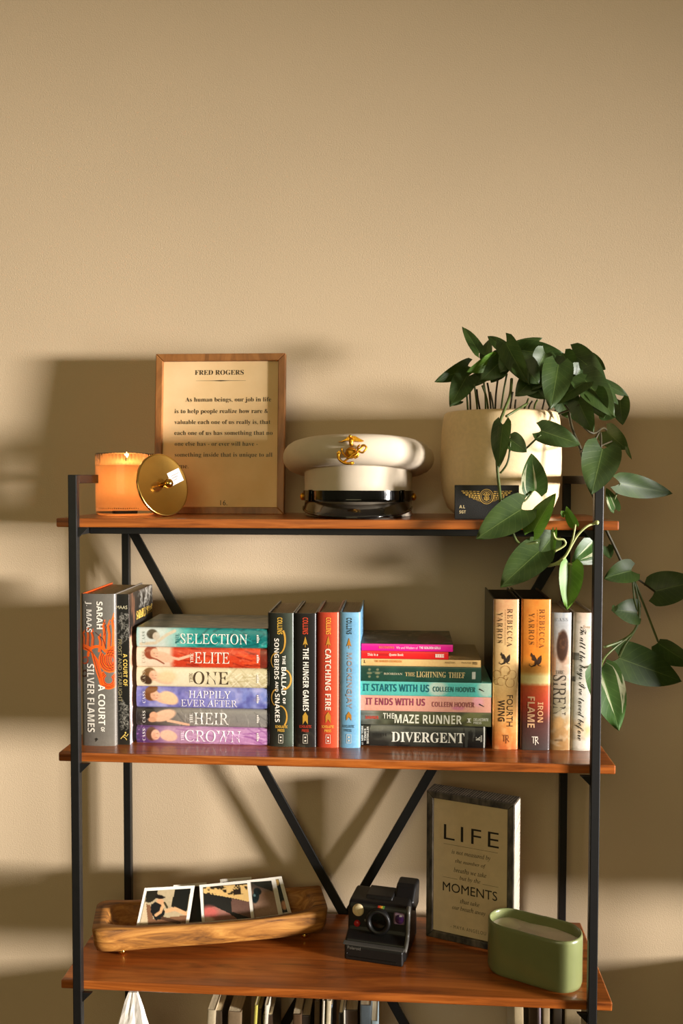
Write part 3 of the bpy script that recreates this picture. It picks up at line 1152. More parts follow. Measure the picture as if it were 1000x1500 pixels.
add('thick dark grey book spine with large pale capitals, lowest of the mixed stack', (526.5, 1063.5, 712, 1096), 0.082, hard=True, depth=0.145, front=(30, 30, 28), art=art_divergent,
    texts=[('DIVERGENT', 'serif_b', (573.5, 1073.5, 680, 1088.5), (222, 220, 204)), ('ROTH', 'sans', (546.5, 1076, 566, 1080.5), (40, 40, 36)),
           ('#1 NEW YORK', 'sans_b', (529, 1066, 532, 1094), (210, 206, 192), 'across'), ('TIMES', 'sans_b', (533, 1070, 536, 1088), (210, 206, 192), 'across'),
           ('BESTSELLER', 'sans_b', (537, 1067, 540, 1092), (210, 206, 192), 'across'),
           ('K', 'serif_b', (697, 1078, 703, 1084), (180, 176, 160), 'across', 'publisher_mark'), ('TEGEN', 'sans_b', (703.8, 1076.5, 706, 1086), (180, 176, 160), 'across', 'publisher_mark')])
add('mossy green book spine with pale capitals between the pink and dark grey books', (527, 1043, 719.5, 1063.5), 0.080, hard=False, depth=0.14, front=(60, 62, 44), art=art_maze,
    texts=[('THE', 'sans_b', (561, 1046, 577.5, 1054), (206, 204, 184)), ('MAZE RUNNER', 'sans_b', (578, 1047.5, 676.5, 1060.5), (212, 212, 190)),
           ('DASHNER', 'sans_b', (535.5, 1050.5, 554.5, 1055), (200, 58, 40)), ('DELACORTE', 'sans_b', (693.5, 1051, 715, 1055), (190, 190, 170)), ('PRESS', 'sans_b', (693.5, 1056, 705, 1059.5), (190, 190, 170)),
           ('I', 'sans_b', (684, 1051.5, 690, 1057.5), (206, 206, 190))])
add('salmon pink book spine with plum capitals in the mixed stack', (526.5, 1020.5, 719.5, 1043), 0.0795, hard=False, depth=0.135, front=(200, 150, 130), art=art_ends, extra=brush(706, 1032.5),
    texts=[('IT ENDS WITH US', 'sans_b', (536, 1024, 623, 1034.5), (142, 62, 84)), ('COLLEEN HOOVER', 'sans_b', (633, 1028, 695, 1035.5), (150, 84, 84))])
add('turquoise book spine with dark teal capitals in the mixed stack', (526.5, 1000, 720, 1020.5), 0.0795, hard=False, depth=0.135, front=(90, 176, 164), art=art_starts, extra=brush(706, 1010.5),
    texts=[('IT STARTS WITH US', 'sans_b', (531.5, 1003.5, 629, 1014.5), (20, 98, 108)), ('COLLEEN HOOVER', 'sans_b', (634.5, 1006, 696.5, 1013.5), (40, 100, 100))])
add('worn dark green book spine with small gold capitals in the mixed stack', (528, 977.5, 705, 1000), 0.079, hard=False, depth=0.135, front=(30, 60, 48), art=art_thief, pages=m_pages_old,
    texts=[('RIORDAN', 'serif_b', (562, 987, 589.5, 990), (186, 182, 150)), ('THE', 'serif', (593.5, 986, 608, 991.5), (196, 172, 116)),
           ('LIGHTNING', 'serif', (610, 984.5, 653, 993), (206, 182, 122)), ('THIEF', 'serif', (657, 985, 681, 993), (206, 182, 122))])
add('thin cream book spine with orange lettering in the mixed stack', (528.5, 967, 704.5, 977.5), 0.079, hard=False, depth=0.135, front=(150, 122, 76), art=plain((222, 184, 120), (206, 166, 100), 59), pages=m_pages_old,
    texts=[('THE BURGER COOKBOOK', 'sans_b', (548.5, 968.8, 589, 972), (206, 120, 46)), ('MASTERS', 'sans', (652, 969.8, 667, 972.5), (110, 84, 44)),
           ('PRINTED', 'sans', (676, 969.8, 690, 972.2), (110, 84, 44)), ('PRESS', 'sans_b', (692, 969.5, 699, 973.5), (80, 60, 34)), ('L', 'serif_b', (533, 969, 536, 973.5), (70, 50, 30))])
add('thin bright red book spine with small white lettering in the mixed stack', (528.5, 955.8, 657, 967), 0.079, hard=False, depth=0.125, front=(190, 30, 30), art=plain((226, 34, 34), (214, 28, 30), 60), extra=ex_quote,
    texts=[('This is a', 'sans_b', (538, 959, 553.5, 963), (244, 220, 200)), ('Quote Book', 'sans_b', (570, 959, 591, 963.4), (244, 220, 200))])
add('thin magenta book with a dark picture cover, topmost of the mixed stack', (528.8, 945, 663.5, 955.8), 0.078, hard=False, depth=0.125, front=(60, 48, 40), art=plain((222, 24, 140), (208, 18, 128), 61),
    texts=[('BECOMING', 'sans_b', (555, 948.5, 577.5, 952), (240, 120, 90)), ('Wit and Wisdom of', 'sans', (580, 948.5, 612, 952.3), (248, 206, 224)), ('THE GOLDEN GIRLS', 'sans_b', (614, 948.3, 645, 951.8), (252, 230, 236))],
    top_art=((0, 0, 100, 100), lambda A: A.fill((44, 34, 26)).noise(12, 62, (120, 98, 70), 0.45, 0.75, 0.9).ell(40, 78, 40, 16, (96, 22, 34), 0, .2, .9).noise(6, 66, (180, 160, 120), 0.62, 0.8, 0.5)))

# --- four upright books on the right
def art_wing(A):
    A.grad('y', [(878, (206, 150, 104)), (940, (212, 172, 116)), (1000, (206, 170, 108)), (1050, (206, 150, 82)), (1080, (204, 122, 56)), (1097, (186, 96, 44))])
    A.noise(9, 71, (222, 188, 128), 0.5, 0.8, 0.4)


def ex_wing(g, st):
    dragon(g, st, 740, 965, 1.0, (44, 32, 20))
    p = Print()
    c = ink((150, 104, 50))
    for cx, cy, r, a0, a1 in ((728, 988, 6, 120, 380), (740, 982, 7, 150, 420), (750, 988, 6.5, 180, 470), (734, 998, 6, 60, 320), (747, 1000, 6.5, -40, 240), (741, 992, 3, 0, 300), (727, 999, 4, 30, 270)):
        p.stroke([st(cx + r * math.cos(math.radians(a0 + (a1 - a0) * k / 12)), cy + r * math.sin(math.radians(a0 + (a1 - a0) * k / 12))) for k in range(13)], 0.0006, c)
    g['cloud_drawing'] = p
    tr(g, st, 741.5, 1081, (122, 66, 34))


def tr(g, st, x, y, col):
    p = Print()
    c = ink(col)
    p.stroke([st(x - 5, y - 4), st(x + 4, y - 4)], 0.0011, c)
    p.stroke([st(x - 2.6, y - 4), st(x - 2.6, y + 5.5)], 0.0012, c)
    p.stroke([st(x + 0.4, y - 4), st(x + 0.4, y + 8)], 0.0012, c)
    p.stroke([st(x + 0.4, y - 4), st(x + 4, y - 2.4), st(x + 3.6, y + 0.4), st(x + 0.8, y + 1)], 0.0010, c)
    p.stroke([st(x + 1.4, y + 1), st(x + 5, y + 5.8)], 0.0012, c)
    g['publisher_mark'] = p


def dragon(g, st, x, y, k, col):
    p = Print()
    c = ink(col)
    P = lambda pts: [st(x + a * k, y + b * k) for a, b in pts]
    p.poly(P([(-6, -10), (-2.5, -4), (-1, 0), (-3.5, 0.5), (-5.2, -1), (-5.4, -4), (-7, -6)]), c)
    p.poly(P([(1, 1), (2.4, -3), (6.5, -7), (7, -2), (6.4, 2), (4, 5), (1.6, 4)]), c)
    p.stroke(P([(-3, -7), (-1, -2), (0, 2), (-1.4, 6), (-6, 8), (-9, 6), (-8, 4)]), [0.0012, 0.003, 0.0042, 0.003, 0.0016, 0.0010, 0.0006], c)
    p.stroke(P([(0.4, 3), (3.6, 6.5), (6.4, 7)]), [0.002, 0.0014, 0.0008], c)
    g['dragon_mark'] = p


make_book('golden tan hardcover with dark dragon and cloud drawing on its spine', (721.8, 878, 759.5, 1098), 0.082, Z2, depth=0.155, front=(60, 42, 26), back=(22, 19, 16), art=art_wing, pages=m_pages_dark, extra=ex_wing,
          texts=[('REBECCA', 'serif_w', (742.5, 891.5, 750, 947), (86, 62, 36)), ('YARROS', 'serif_w', (728.5, 897, 735.5, 942), (86, 62, 36)),
                 ('FOURTH', 'sans', (742.5, 1018, 751.5, 1064), (50, 34, 18)), ('WING', 'sans_b', (730.5, 1025.5, 739.5, 1057), (50, 34, 18)),
                 ('#1 NEW YORK TIMES BESTSELLING AUTHOR', 'sans', (738.8, 893, 740.2, 945), (120, 88, 52))])


def art_iron(A):
    A.grad('y', [(878, (214, 132, 50)), (960, (224, 130, 36)), (984, (214, 150, 70)), (990, (226, 206, 140)), (1000, (222, 204, 140)), (1005, (190, 82, 36)), (1030, (176, 58, 34)), (1060, (84, 46, 40)), (1098, (62, 52, 50))])
    A.noise(7, 75, (236, 220, 160), 0.5, 0.8, 0.5, mask=(np.abs(A.Y - 994) < 10))
    A.noise(14, 76, (206, 110, 30), 0.5, 0.8, 0.4, mask=(A.Y < 980))


def ex_iron(g, st):
    dragon(g, st, 785, 967, 1.15, (60, 36, 18))
    tr(g, st, 784.5, 1083, (226, 214, 196))


make_book('orange hardcover fading to charcoal with a dragon on its spine', (762.8, 878, 806.3, 1098.5), 0.082, Z2, depth=0.155, front=(70, 40, 24), back=(28, 22, 18), art=art_iron, pages=m_pages_dark, extra=ex_iron,
          texts=[('REBECCA', 'serif_w', (789.5, 892, 797, 949), (120, 70, 22)), ('YARROS', 'serif_w', (774.5, 898, 782, 944), (120, 70, 22)),
                 ('IRON', 'sans_b', (787.5, 1028, 796, 1057.5), (226, 168, 120)), ('FLAME', 'sans_b', (773, 1020, 783.5, 1065.5), (222, 176, 132)),
                 ('#1 NEW YORK TIMES BESTSELLING AUTHOR', 'sans', (785.6, 893, 787, 948), (150, 90, 30))])


def art_siren(A):
    A.grad('y', [(897, (172, 176, 180)), (930, (168, 164, 160)), (965, (186, 150, 126)), (990, (176, 158, 138)), (1040, (150, 140, 112)), (1065, (170, 132, 84)), (1098, (150, 112, 66))])
    A.noise(8, 81, (206, 196, 180), 0.5, 0.8, 0.5)
    A.ell(823, 946, 8.4, 23, (66, 40, 26), 2, 0.25)
    A.noise(4, 82, (120, 78, 52), 0.5, 0.8, 0.5, mask=((np.abs(A.X - 823) < 7) & (np.abs(A.Y - 946) < 20)))
    A.line([(812, 965), (811, 990)], 4, (206, 150, 110), 0.7)
    A.ell(818, 1058, 7, 9, (196, 150, 92), 30, 0.5, 0.7)


make_book('narrow silvery hardcover with a brown figure on its spine', (807, 897.5, 836.5, 1098.5), 0.084, Z2, depth=0.142, front=(190, 178, 160), back=(120, 112, 100), art=art_siren,
          texts=[('SIREN', 'roman', (810, 988.5, 829, 1047), (66, 58, 48)), ('THE', 'serif', (814, 981.5, 826, 987), (120, 110, 100), 'across'), ('CASS', 'serif_w', (813, 905, 831, 910), (150, 152, 154), 'across', 'author_lettering'),
                 ('HARPER', 'sans', (813, 1082, 825, 1085.5), (96, 76, 50), 'across', 'publisher_lettering')])


def art_boys(A):
    A.grad('y', [(897, (214, 186, 160)), (915, (216, 202, 184)), (1000, (196, 192, 178)), (1050, (206, 200, 184)), (1068, (206, 168, 116)), (1085, (214, 206, 190)), (1098, (206, 198, 184))])
    A.noise(16, 85, (226, 216, 200), 0.45, 0.75, 0.6).noise(9, 88, (160, 150, 130), 0.6, 0.85, 0.5)
    A.rect(836, 956, 846, 966, (80, 78, 70), 0.8).rect(836, 990, 842, 998, (60, 58, 52), 0.8).rect(839, 960, 850, 995, (150, 150, 140), 0.4)


make_book('cream novel with handwritten black title leaning beside the right post', (836.8, 897.5, 866.2, 1098), 0.084, Z2, depth=0.14, front=(206, 196, 180), back=(200, 186, 164), art=art_boys, lean=0.012,
          texts=[('To all the boys I\u2019ve loved before'.replace('\u2019', "'"), 'script', (843, 918, 856.5, 1083), (28, 24, 22)), ('Jenny', 'script', (850, 915, 862, 921), (190, 160, 130), 'across', 'author_lettering')])

# --- books on the shelf below, only their tops in view
LOW = [  # x0, x1, ytop, Y, lean, colour, pages
    (293, 304, 1479, 0.11, 0.10, (176, 160, 130), 'a thin cream booklet leaning'), (305, 325, 1481, 0.12, 0.0, (60, 48, 34), 'a dark brown book'),
    (328, 347, 1482, 0.12, 0.06, (128, 108, 82), 'a tan brown book leaning'), (359, 363.5, 1472, 0.12, 0.12, (186, 176, 84), 'a thin yellow booklet'),
    (365.5, 374, 1478, 0.13, 0.08, (92, 74, 52), 'a brown book'), (376, 381, 1472, 0.12, 0.10, (206, 198, 180), 'a thin white booklet'),
    (385, 399, 1487, 0.13, 0.0, (54, 40, 28), 'a very dark brown book'), (429, 441, 1486, 0.12, 0.0, (84, 62, 42), 'a chestnut brown book'),
    (442, 454, 1488, 0.13, 0.0, (44, 36, 28), 'a black-brown book'), (456, 463, 1466, 0.13, 0.04, (104, 84, 62), 'a tall brown book'),
    (464.5, 468, 1466, 0.12, 0.06, (206, 196, 176), 'a tall thin white booklet'), (470.5, 477, 1466, 0.12, 0.06, (200, 186, 156), 'a tall cream book'),
    (479, 484, 1472, 0.13, 0.02, (96, 108, 122), 'a slate blue book'), (496, 501.5, 1484, 0.13, 0.0, (40, 36, 32), 'a thin black book'),
    (502.5, 504.8, 1480, 0.12, 0.0, (210, 204, 190), 'a paper-thin white booklet'), (506, 523, 1480, 0.13, 0.0, (74, 56, 42), 'a wide brown book'),
    (527, 542.5, 1473, 0.12, 0.0, (88, 98, 104), 'a blue grey book'), (543, 552, 1496, 0.12, 0.0, (150, 170, 176), 'a short pale blue book'),
    (757, 771, 1468, 0.13, -0.05, (176, 158, 124), 'a cream book leaning'), (773, 786, 1470, 0.14, 0.0, (70, 56, 42), 'a brown book'),
    (790, 794, 1468, 0.13, -0.03, (140, 128, 134), 'a thin mauve book'), (797, 807, 1468, 0.13, -0.03, (166, 148, 116), 'a beige book'),
    (809, 821, 1470, 0.14, 0.0, (52, 44, 34), 'a dark olive brown book'), (826, 849, 1468, 0.14, 0.0, (150, 132, 100), 'a wide beige book'),
]
for k, (x0, x1, yt, Y, lean, c, lab) in enumerate(LOW):
    pl = ' near the white tissue' if x1 < 400 else (' below the instant camera' if x1 < 600 else ' below the green dish')
    make_book(lab + ' on the lower shelf' + pl, (x0, yt, x1, 1800), Y, Z4, hard=False, depth=0.11, front=c, art=plain(c, tuple(int(v * .85) for v in c), 100 + k), lean=lean * 0.5,
              group='books on the lower shelf')

# ------------------------------------------------------------------ top shelf: lit candle and its lid
m_gold = mat('polished_brass', (214, 168, 84), 0.16, 1.0, var=0.05, scale=20)
m_glass = mat('clear_glass', (255, 255, 255), 0.02, trans=1.0, var=0.0, ior=1.3)
cY = 0.135
cc = onY(183.5, 756, cY)
R = 0.0486
HJ = 0.1035
candle = thing('jar_candle', 'lit amber candle in a ribbed glass jar on the top shelf', 'candle', (cc.x, cY, Z1))
seg = 96
prof_o = [(0.0, 0.0), (0.040, 0.0), (0.0462, 0.0015), (R - 0.0008, 0.005), (R - 0.0004, 0.02), (R, HJ - 0.002), (R - 0.0008, HJ)]
prof_i = [(R - 0.0025, HJ - 0.001), (R - 0.0028, 0.02), (R - 0.0036, 0.0135), (R - 0.008, 0.0105), (0.0, 0.0105)]
V, F = [], []
pr = prof_o + prof_i
for k in range(seg):
    a = 2 * math.pi * k / seg
    for i, (r, z) in enumerate(pr):
        rr = r
        if i in (7,) or (i == 5):
            rr = r
        if i == 7 or i == 8:
            rr = r + (0.0006 if k % 2 else -0.0006)
        V.append((rr * math.cos(a), rr * math.sin(a), z))
n = len(pr)
for k in range(seg):
    k2 = (k + 1) % seg
    for i in range(n - 1):
        F.append((k * n + i, k2 * n + i, k2 * n + i + 1, k * n + i + 1))
mesh('glass_jar', V, F, m_glass, candle, True)
# wax: a translucent body, lit from inside by an added lamp
M = bpy.data.materials.new('amber_wax')
M.use_nodes = True
nt = M.node_tree
pb = nt.nodes['Principled BSDF']
pb.inputs['Roughness'].default_value = 0.45
nz = nt.nodes.new('ShaderNodeTexNoise')
nz.inputs['Scale'].default_value = 24
rp = nt.nodes.new('ShaderNodeValToRGB')
rp.color_ramp.elements[0].color = L4((232, 170, 110))
rp.color_ramp.elements[1].color = L4((246, 194, 140))
nt.links.new(nz.outputs['Fac'], rp.inputs['Fac'])
nt.links.new(rp.outputs['Color'], pb.inputs['Base Color'])
tl = nt.nodes.new('ShaderNodeBsdfTranslucent')
tl.inputs['Color'].default_value = (1.0, 0.58, 0.26, 1)
mxs = nt.nodes.new('ShaderNodeMixShader')
mxs.inputs[0].default_value = 0.55
nt.links.new(pb.outputs[0], mxs.inputs[1])
nt.links.new(tl.outputs[0], mxs.inputs[2])
nt.links.new(mxs.outputs[0], nt.nodes['Material Output'].inputs['Surface'])
m_wax = M
ZW = 0.0835
lathe('wax', [(0.0005, 0.0100), (R - 0.009, 0.0100), (R - 0.0028, 0.0130), (R - 0.0018, 0.021), (R - 0.0012, ZW - 0.001), (R - 0.0018, ZW), (0.02, ZW - 0.0012), (0.0005, ZW - 0.0015)], m_wax, candle, 64)
tube('wick', [(0.004, -0.008, ZW - 0.002), (0.0043, -0.008, ZW + 0.004), (0.006, -0.008, ZW + 0.0075)], 0.0009, mat('charred_wick', (20, 14, 10), 0.9), candle, 6)
M = bpy.data.materials.new('flame')
M.use_nodes = True
nt = M.node_tree
nt.nodes.remove(nt.nodes['Principled BSDF'])
em = nt.nodes.new('ShaderNodeEmission')
em.inputs['Strength'].default_value = 9
lw = nt.nodes.new('ShaderNodeTexNoise')
rp = nt.nodes.new('ShaderNodeValToRGB')
rp.color_ramp.elements[0].color = (1, 0.62, 0.2, 1)
rp.color_ramp.elements[1].color = (1, 0.8, 0.42, 1)
nt.links.new(lw.outputs['Fac'], rp.inputs['Fac'])
nt.links.new(rp.outputs['Color'], em.inputs['Color'])
nt.links.new(em.outputs[0], nt.nodes['Material Output'].inputs['Surface'])
lathe('flame', [(0.0003, 0), (0.003, 0.003), (0.0042, 0.0065), (0.0032, 0.0115), (0.0012, 0.016), (0.0002, 0.018)], M, candle, 16,
      M=Matrix.Translation((0.0055, -0.008, ZW + 0.0045)))
# faint maker's marks pressed round the foot of the glass
g = Print()
rs = random.Random(3)
for k in range(22):
    u = -0.040 + k * 0.0036
    hgt = rs.uniform(0.0010, 0.0022)
    g.poly([(u, 0.0118), (u + 0.0016, 0.0118), (u + 0.0016, 0.0118 + hgt), (u, 0.0118 + hgt)], ink((150, 92, 50)))
mk = g.build('glass_marks', lambda u, v: ((R + 0.0002 - 0.0014) * math.sin(u / R), -(R + 0.0002 - 0.0014) * math.cos(u / R), v), candle)
mk['kind'] = 'stuff'
for nm, z, pw, rad in (('flame_light', ZW + 0.013, 0.26, 0.004), ('wax_inner_lamp', 0.056, 0.19, 0.016)):  # second lamp is added to imitate flame light scattered in the wax
    l = bpy.data.lights.new(nm, 'POINT')
    l.energy = pw
    l.color = (1.0, 0.56, 0.24)
    l.shadow_soft_size = rad
    o = bpy.data.objects.new(nm, l)
    o.location = (0.0055, -0.008, z)
    link(o, candle)

lidR = 0.0515
nrm = Vector((0.80, -0.56, 0.20)).normalized()
lc = onY(238.5, 707, 0.082)
lid = thing('candle_lid', 'round polished brass lid leaning against the candle jar', 'lid', lc)
q = nrm.to_track_quat('Z', 'Y').to_matrix().to_4x4()
lift = lidR * math.sqrt(1 - nrm.z ** 2)
lid.location.z = Z1 + lift + 0.0008
lathe('disc', [(0.0004, -0.003), (lidR - 0.003, -0.003), (lidR, -0.0022), (lidR, 0.0008), (lidR - 0.0008, 0.0018), (lidR - 0.003, 0.0012), (0.0004, 0.0010)], m_gold, lid, 72, M=q)
lathe('knob', [(0.0003, 0.0010), (0.0042, 0.0010), (0.0036, 0.006), (0.0040, 0.0085), (0.0070, 0.0115), (0.0078, 0.0150), (0.0066, 0.0185), (0.0035, 0.0208), (0.0003, 0.0213)], m_gold, lid, 28, M=q)
bm = bmesh.new()
xr = q.to_3x3() @ Vector((1, 0, 0))
side = Vector((0, 0, 1)).cross(nrm).normalized()
upv = nrm.cross(side)
Mst = Matrix((side, upv, nrm)).transposed().to_4x4()
Mst.translation = nrm * 0.0016 + side * 0.027 + upv * 0.013
bm_box(bm, -0.014, -0.011, 0, 0.014, 0.011, 0.0003, Mst @ Matrix.Rotation(0.35, 4, 'Z'))
stk = from_bm('price_sticker', bm, mat('sticker_paper', (206, 198, 184), 0.6, var=0.03), lid)
g = Print()
for yy in (-0.004, 0.0, 0.004):
    g.stroke([(-0.008, yy), (0.006 + yy, yy)], 0.0010, ink((90, 80, 70)))
Mz = Mst @ Matrix.Rotation(0.35, 4, 'Z')
g.build('sticker_print', lambda u, v: Mz @ Vector((u, v, 0.0006)), stk)['kind'] = 'stuff'

# ------------------------------------------------------------------ framed quotation
m_oak = mat_wood('honey_oak', (104, 62, 26), (146, 92, 42), (172, 114, 58), rough=0.5, coat=0.05, sx=30, sy=30, sz=8)
m_paper = mat('aged_paper', (240, 208, 158), 0.75, var=0.10, scale=9, col2=(222, 184, 128))
FB = (224.5, 517.5, 415.5, 752.0)
fy0 = 0.192
pa, pb_ = onY(FB[0], 750, fy0), onY(FB[2], 750, fy0)
fw = pb_.x - pa.x
lean = math.radians(4.5)
fh = (onY(320, FB[1], fy0 + 0.02).z - Z1) / math.cos(lean)
fr = thing('picture_frame', 'oak picture frame with a printed quotation on aged paper behind the candle', 'picture frame', ((pa.x + pb_.x) / 2, fy0, Z1), (-lean, 0, 0))
bw, th = 0.0125, 0.017
def mitre(name, p, th_, mt, parent):
    """a mitred frame member: outline p in (x,z), thickness along y"""
    bm = bmesh.new()
    bm_prism(bm, p, th_, Matrix(((1, 0, 0, 0), (0, 0, 1, 0), (0, 1, 0, 0), (0, 0, 0, 1))))
    return from_bm(name, bm, mt, parent, bevel=0.0012)


def mitred_frame(x0, x1, z0, z1, b, th_, mt, parent):
    mitre('frame_rail', [(x0, z0), (x1, z0), (x1 - b, z0 + b), (x0 + b, z0 + b)], th_, mt, parent)
    mitre('frame_rail', [(x0, z1), (x1, z1), (x1 - b, z1 - b), (x0 + b, z1 - b)], th_, mt, parent)
    mitre('frame_stile', [(x0, z0), (x0 + b, z0 + b), (x0 + b, z1 - b), (x0, z1)], th_, mt, parent)
    mitre('frame_stile', [(x1, z0), (x1 - b, z0 + b), (x1 - b, z1 - b), (x1, z1)], th_, mt, parent)


mitred_frame(-fw / 2, fw / 2, 0, fh, bw, th, m_oak, fr)
pap = box('paper', -fw / 2 + bw, 0.0085, bw, fw / 2 - bw, 0.0095, fh - bw, m_paper, fr)
box('backing', -fw / 2 + bw, 0.0096, bw, fw / 2 - bw, 0.016, fh - bw, mat('backing_board', (120, 92, 60), 0.8), fr)


def fpx(x, y):
    return (-fw / 2 + (x - FB[0]) / (FB[2] - FB[0]) * fw, fh * (FB[3] - y) / (FB[3] - FB[1]))


INK = ink((52, 40, 28))
for s, x0, x1, yb in (('FRED ROGERS', 281.5, 353.7, 547.5), ('As human beings, our job in life', 268, 394.4, 587), ('is to help people realize how rare &', 252, 390, 604),
                      ('valuable each one of us really is, that', 252, 393.6, 620), ('each one of us has something that no', 252, 397, 636), ('one else has - or ever will have -', 252.7, 375.4, 652),
                      ('something inside that is unique to all', 253, 397, 668), ('time.', 253.5, 273.6, 685), ('16.', 321.4, 331.7, 739)):
    g = Print()
    a, b = fpx(x0, yb), fpx(x1, yb)
    P, Fx = fit_text(s, 'serif', a[0], b[0], base=a[1])
    g.add(P, Fx, INK)
    g.build('quotation_line', lambda u, v: (u, 0.0082, v), pap)
g = Print()
pts = [fpx(283 + k * 74 / 16, 556.3) for k in range(17)]
g.stroke(pts, [0.0003 + 0.0012 * max(0, 1 - abs(k - 8) / 2.5) + 0.0006 * max(0, 1 - abs(k - 8) / 8) for k in range(17)], INK)
g.build('ornamental_rule', lambda u, v: (u, 0.0082, v), pap)

# ------------------------------------------------------------------ dress cap
m_cloth = mat('white_twill', (206, 192, 170), 0.8, var=0.03, scale=60, bump=0.08, bscale=900, spec=0.2)
m_patent = mat('black_patent_leather', (12, 11, 10), 0.12, var=0.1, coat=0.6)
m_emb = mat('gilt_emblem', (226, 164, 52), 0.28, 1.0, var=0.12, scale=300, bump=0.3, bscale=700)
kY = 0.162
kc = onY(524.5, 757, kY)
cap = thing('peaked_cap', 'white dress cap with black patent visor and gold emblem on the top shelf', 'cap', (kc.x, kY, Z1))
NS = 96


def ring_mesh(name, rings, mt, parent, close_top=False):
    """rings: list of functions angle->point"""
    V, F = [], []
    for rg in rings:
        for k in range(NS):
            V.append(rg(2 * math.pi * k / NS))
    for i in range(len(rings) - 1):
        for k in range(NS):
            k2 = (k + 1) % NS
            F.append((i * NS + k, i * NS + k2, (i + 1) * NS + k2, (i + 1) * NS + k))
    if close_top:
        F.append(tuple((len(rings) - 1) * NS + k for k in range(NS)))
    return mesh(name, V, F, mt, parent, True)


def tiltz(a, amt):
    return -amt * math.sin(a)         # front is -y


BX, BY = 0.0895, 0.098
CRX, CRY = 0.1265, 0.124


def oval(rx, ry, z, amt, cyo=0.0):
    return lambda a: (rx * math.cos(a), ry * math.sin(a) + cyo, z + tiltz(a, amt))


seam = 0.071
ring_mesh('band', [oval(BX - 0.003, BY - 0.003, 0.001, 0), oval(BX, BY, 0.001, 0.0), oval(BX, BY, 0.02, 0.001), oval(BX + 0.0005, BY + 0.0005, 0.05, 0.008), oval(BX + 0.001, BY + 0.001, seam, 0.013)], m_cloth, cap)
tube('band_piping', [oval(BX + 0.0014, BY + 0.0014, seam - 0.0005, 0.013)(2 * math.pi * k / 72) for k in range(73)], 0.0011, m_cloth, cap, 6)
crown = []
for t, z, amt in ((0.0, seam, 0.013), (0.22, seam - 0.001, 0.0135), (0.5, seam + 0.001, 0.014), (0.74, seam + 0.005, 0.0145), (0.9, seam + 0.011, 0.015), (0.975, seam + 0.017, 0.015), (1.0, seam + 0.0235, 0.015),
                  (0.985, seam + 0.0295, 0.0145), (0.93, seam + 0.036, 0.014), (0.80, seam + 0.0425, 0.013), (0.58, seam + 0.048, 0.0115), (0.25, seam + 0.0525, 0.009), (-0.25, seam + 0.0555, 0.006)):
    rx, ry = BX + (CRX - BX) * t, BY + (CRY - BY) * t
    crown.append(oval(rx, ry, z, amt))
for s in (0.75, 0.45, 0.15):
    crown.append(oval(BX * s * 0.9, BY * s * 0.9, seam + 0.057 + (1 - s) * 0.001, 0.002))
co = ring_mesh('crown', crown, m_cloth, cap, True)
# visor: a lip sloping down from the front of the band
V, F = [], []
na, nr = 48, 8
for layer in (0, 1):
    for i in range(na + 1):
        a = math.radians(-90 - 76 + 152 * i / na)
        c = max(0.0, math.cos((a + math.pi / 2) * 90 / 76 * 1.0)) ** 0.6
        p0 = Vector(((BX + 0.0005) * math.cos(a), (BY + 0.0005) * math.sin(a), 0.030 - 0.004 * (1 - c)))
        p1 = Vector(((BX + 0.003) * math.cos(a), (BY + 0.003) * math.sin(a) - 0.046 * c, 0.0035 + 0.012 * (1 - c)))
        for j in range(nr + 1):
            t = j / nr
            p = p0.lerp(p1, t)
            p.z += 0.007 * math.sin(math.pi * t) * c
            if layer:
                p.z -= 0.0026
            V.append(p)
st_ = (na + 1) * (nr + 1)
for i in range(na):
    for j in range(nr):
        a0 = i * (nr + 1) + j
        F.append((a0, a0 + nr + 1, a0 + nr + 2, a0 + 1))
        F.append((st_ + a0, st_ + a0 + 1, st_ + a0 + nr + 2, st_ + a0 + nr + 1))
    F.append((i * (nr + 1) + nr, (i + 1) * (nr + 1) + nr, st_ + (i + 1) * (nr + 1) + nr, st_ + i * (nr + 1) + nr))
vis = mesh('visor', V, F, m_patent, cap, True)
rim = []
for i in range(na + 1):
    a = math.radians(-90 - 76 + 152 * i / na)
    c = max(0.0, math.cos((a + math.pi / 2) * 90 / 76)) ** 0.6
    rim.append(((BX + 0.003) * math.cos(a), (BY + 0.003) * math.sin(a) - 0.046 * c, 0.0032 + 0.012 * (1 - c)))
tube('visor_edge', rim, 0.0021, m_patent, vis, 8)
# chin strap across the front, with two sliding loops, and gilt side buttons
V, F = [], []
for i in range(61):
    a = math.radians(-90 - 88 + 176 * i / 60)
    sag = 0.0015 * math.cos(math.radians(-88 + 176 * i / 60))
    for dz, rr in ((0.0, 0.0008), (0.0, 0.0032), (0.0165, 0.0034), (0.0165, 0.0008)):
        V.append(((BX + rr) * math.cos(a), (BY + rr) * math.sin(a), 0.0255 + dz + sag))
for i in range(60):
    for j in range(4):
        F.append((i * 4 + j, (i + 1) * 4 + j, (i + 1) * 4 + (j + 1) % 4, i * 4 + (j + 1) % 4))
F += [(0, 1, 2, 3), (243, 242, 241, 240)]
strap = mesh('chin_strap', V, F, m_patent, cap)
for ad in (-142, -38):
    a = math.radians(ad)
    c, s = math.cos(a), math.sin(a)
    P = []
    for u, v in ((-0.004, 0.0), (0.004, 0.0), (0.004, 0.019), (-0.004, 0.019), (-0.004, 0.0)):
        P.append(((BX + 0.0046) * c - u * s, (BY + 0.0046) * s + u * c, 0.0245 + v))
    tube('strap_loop', P, 0.0017, m_patent, strap, 6)
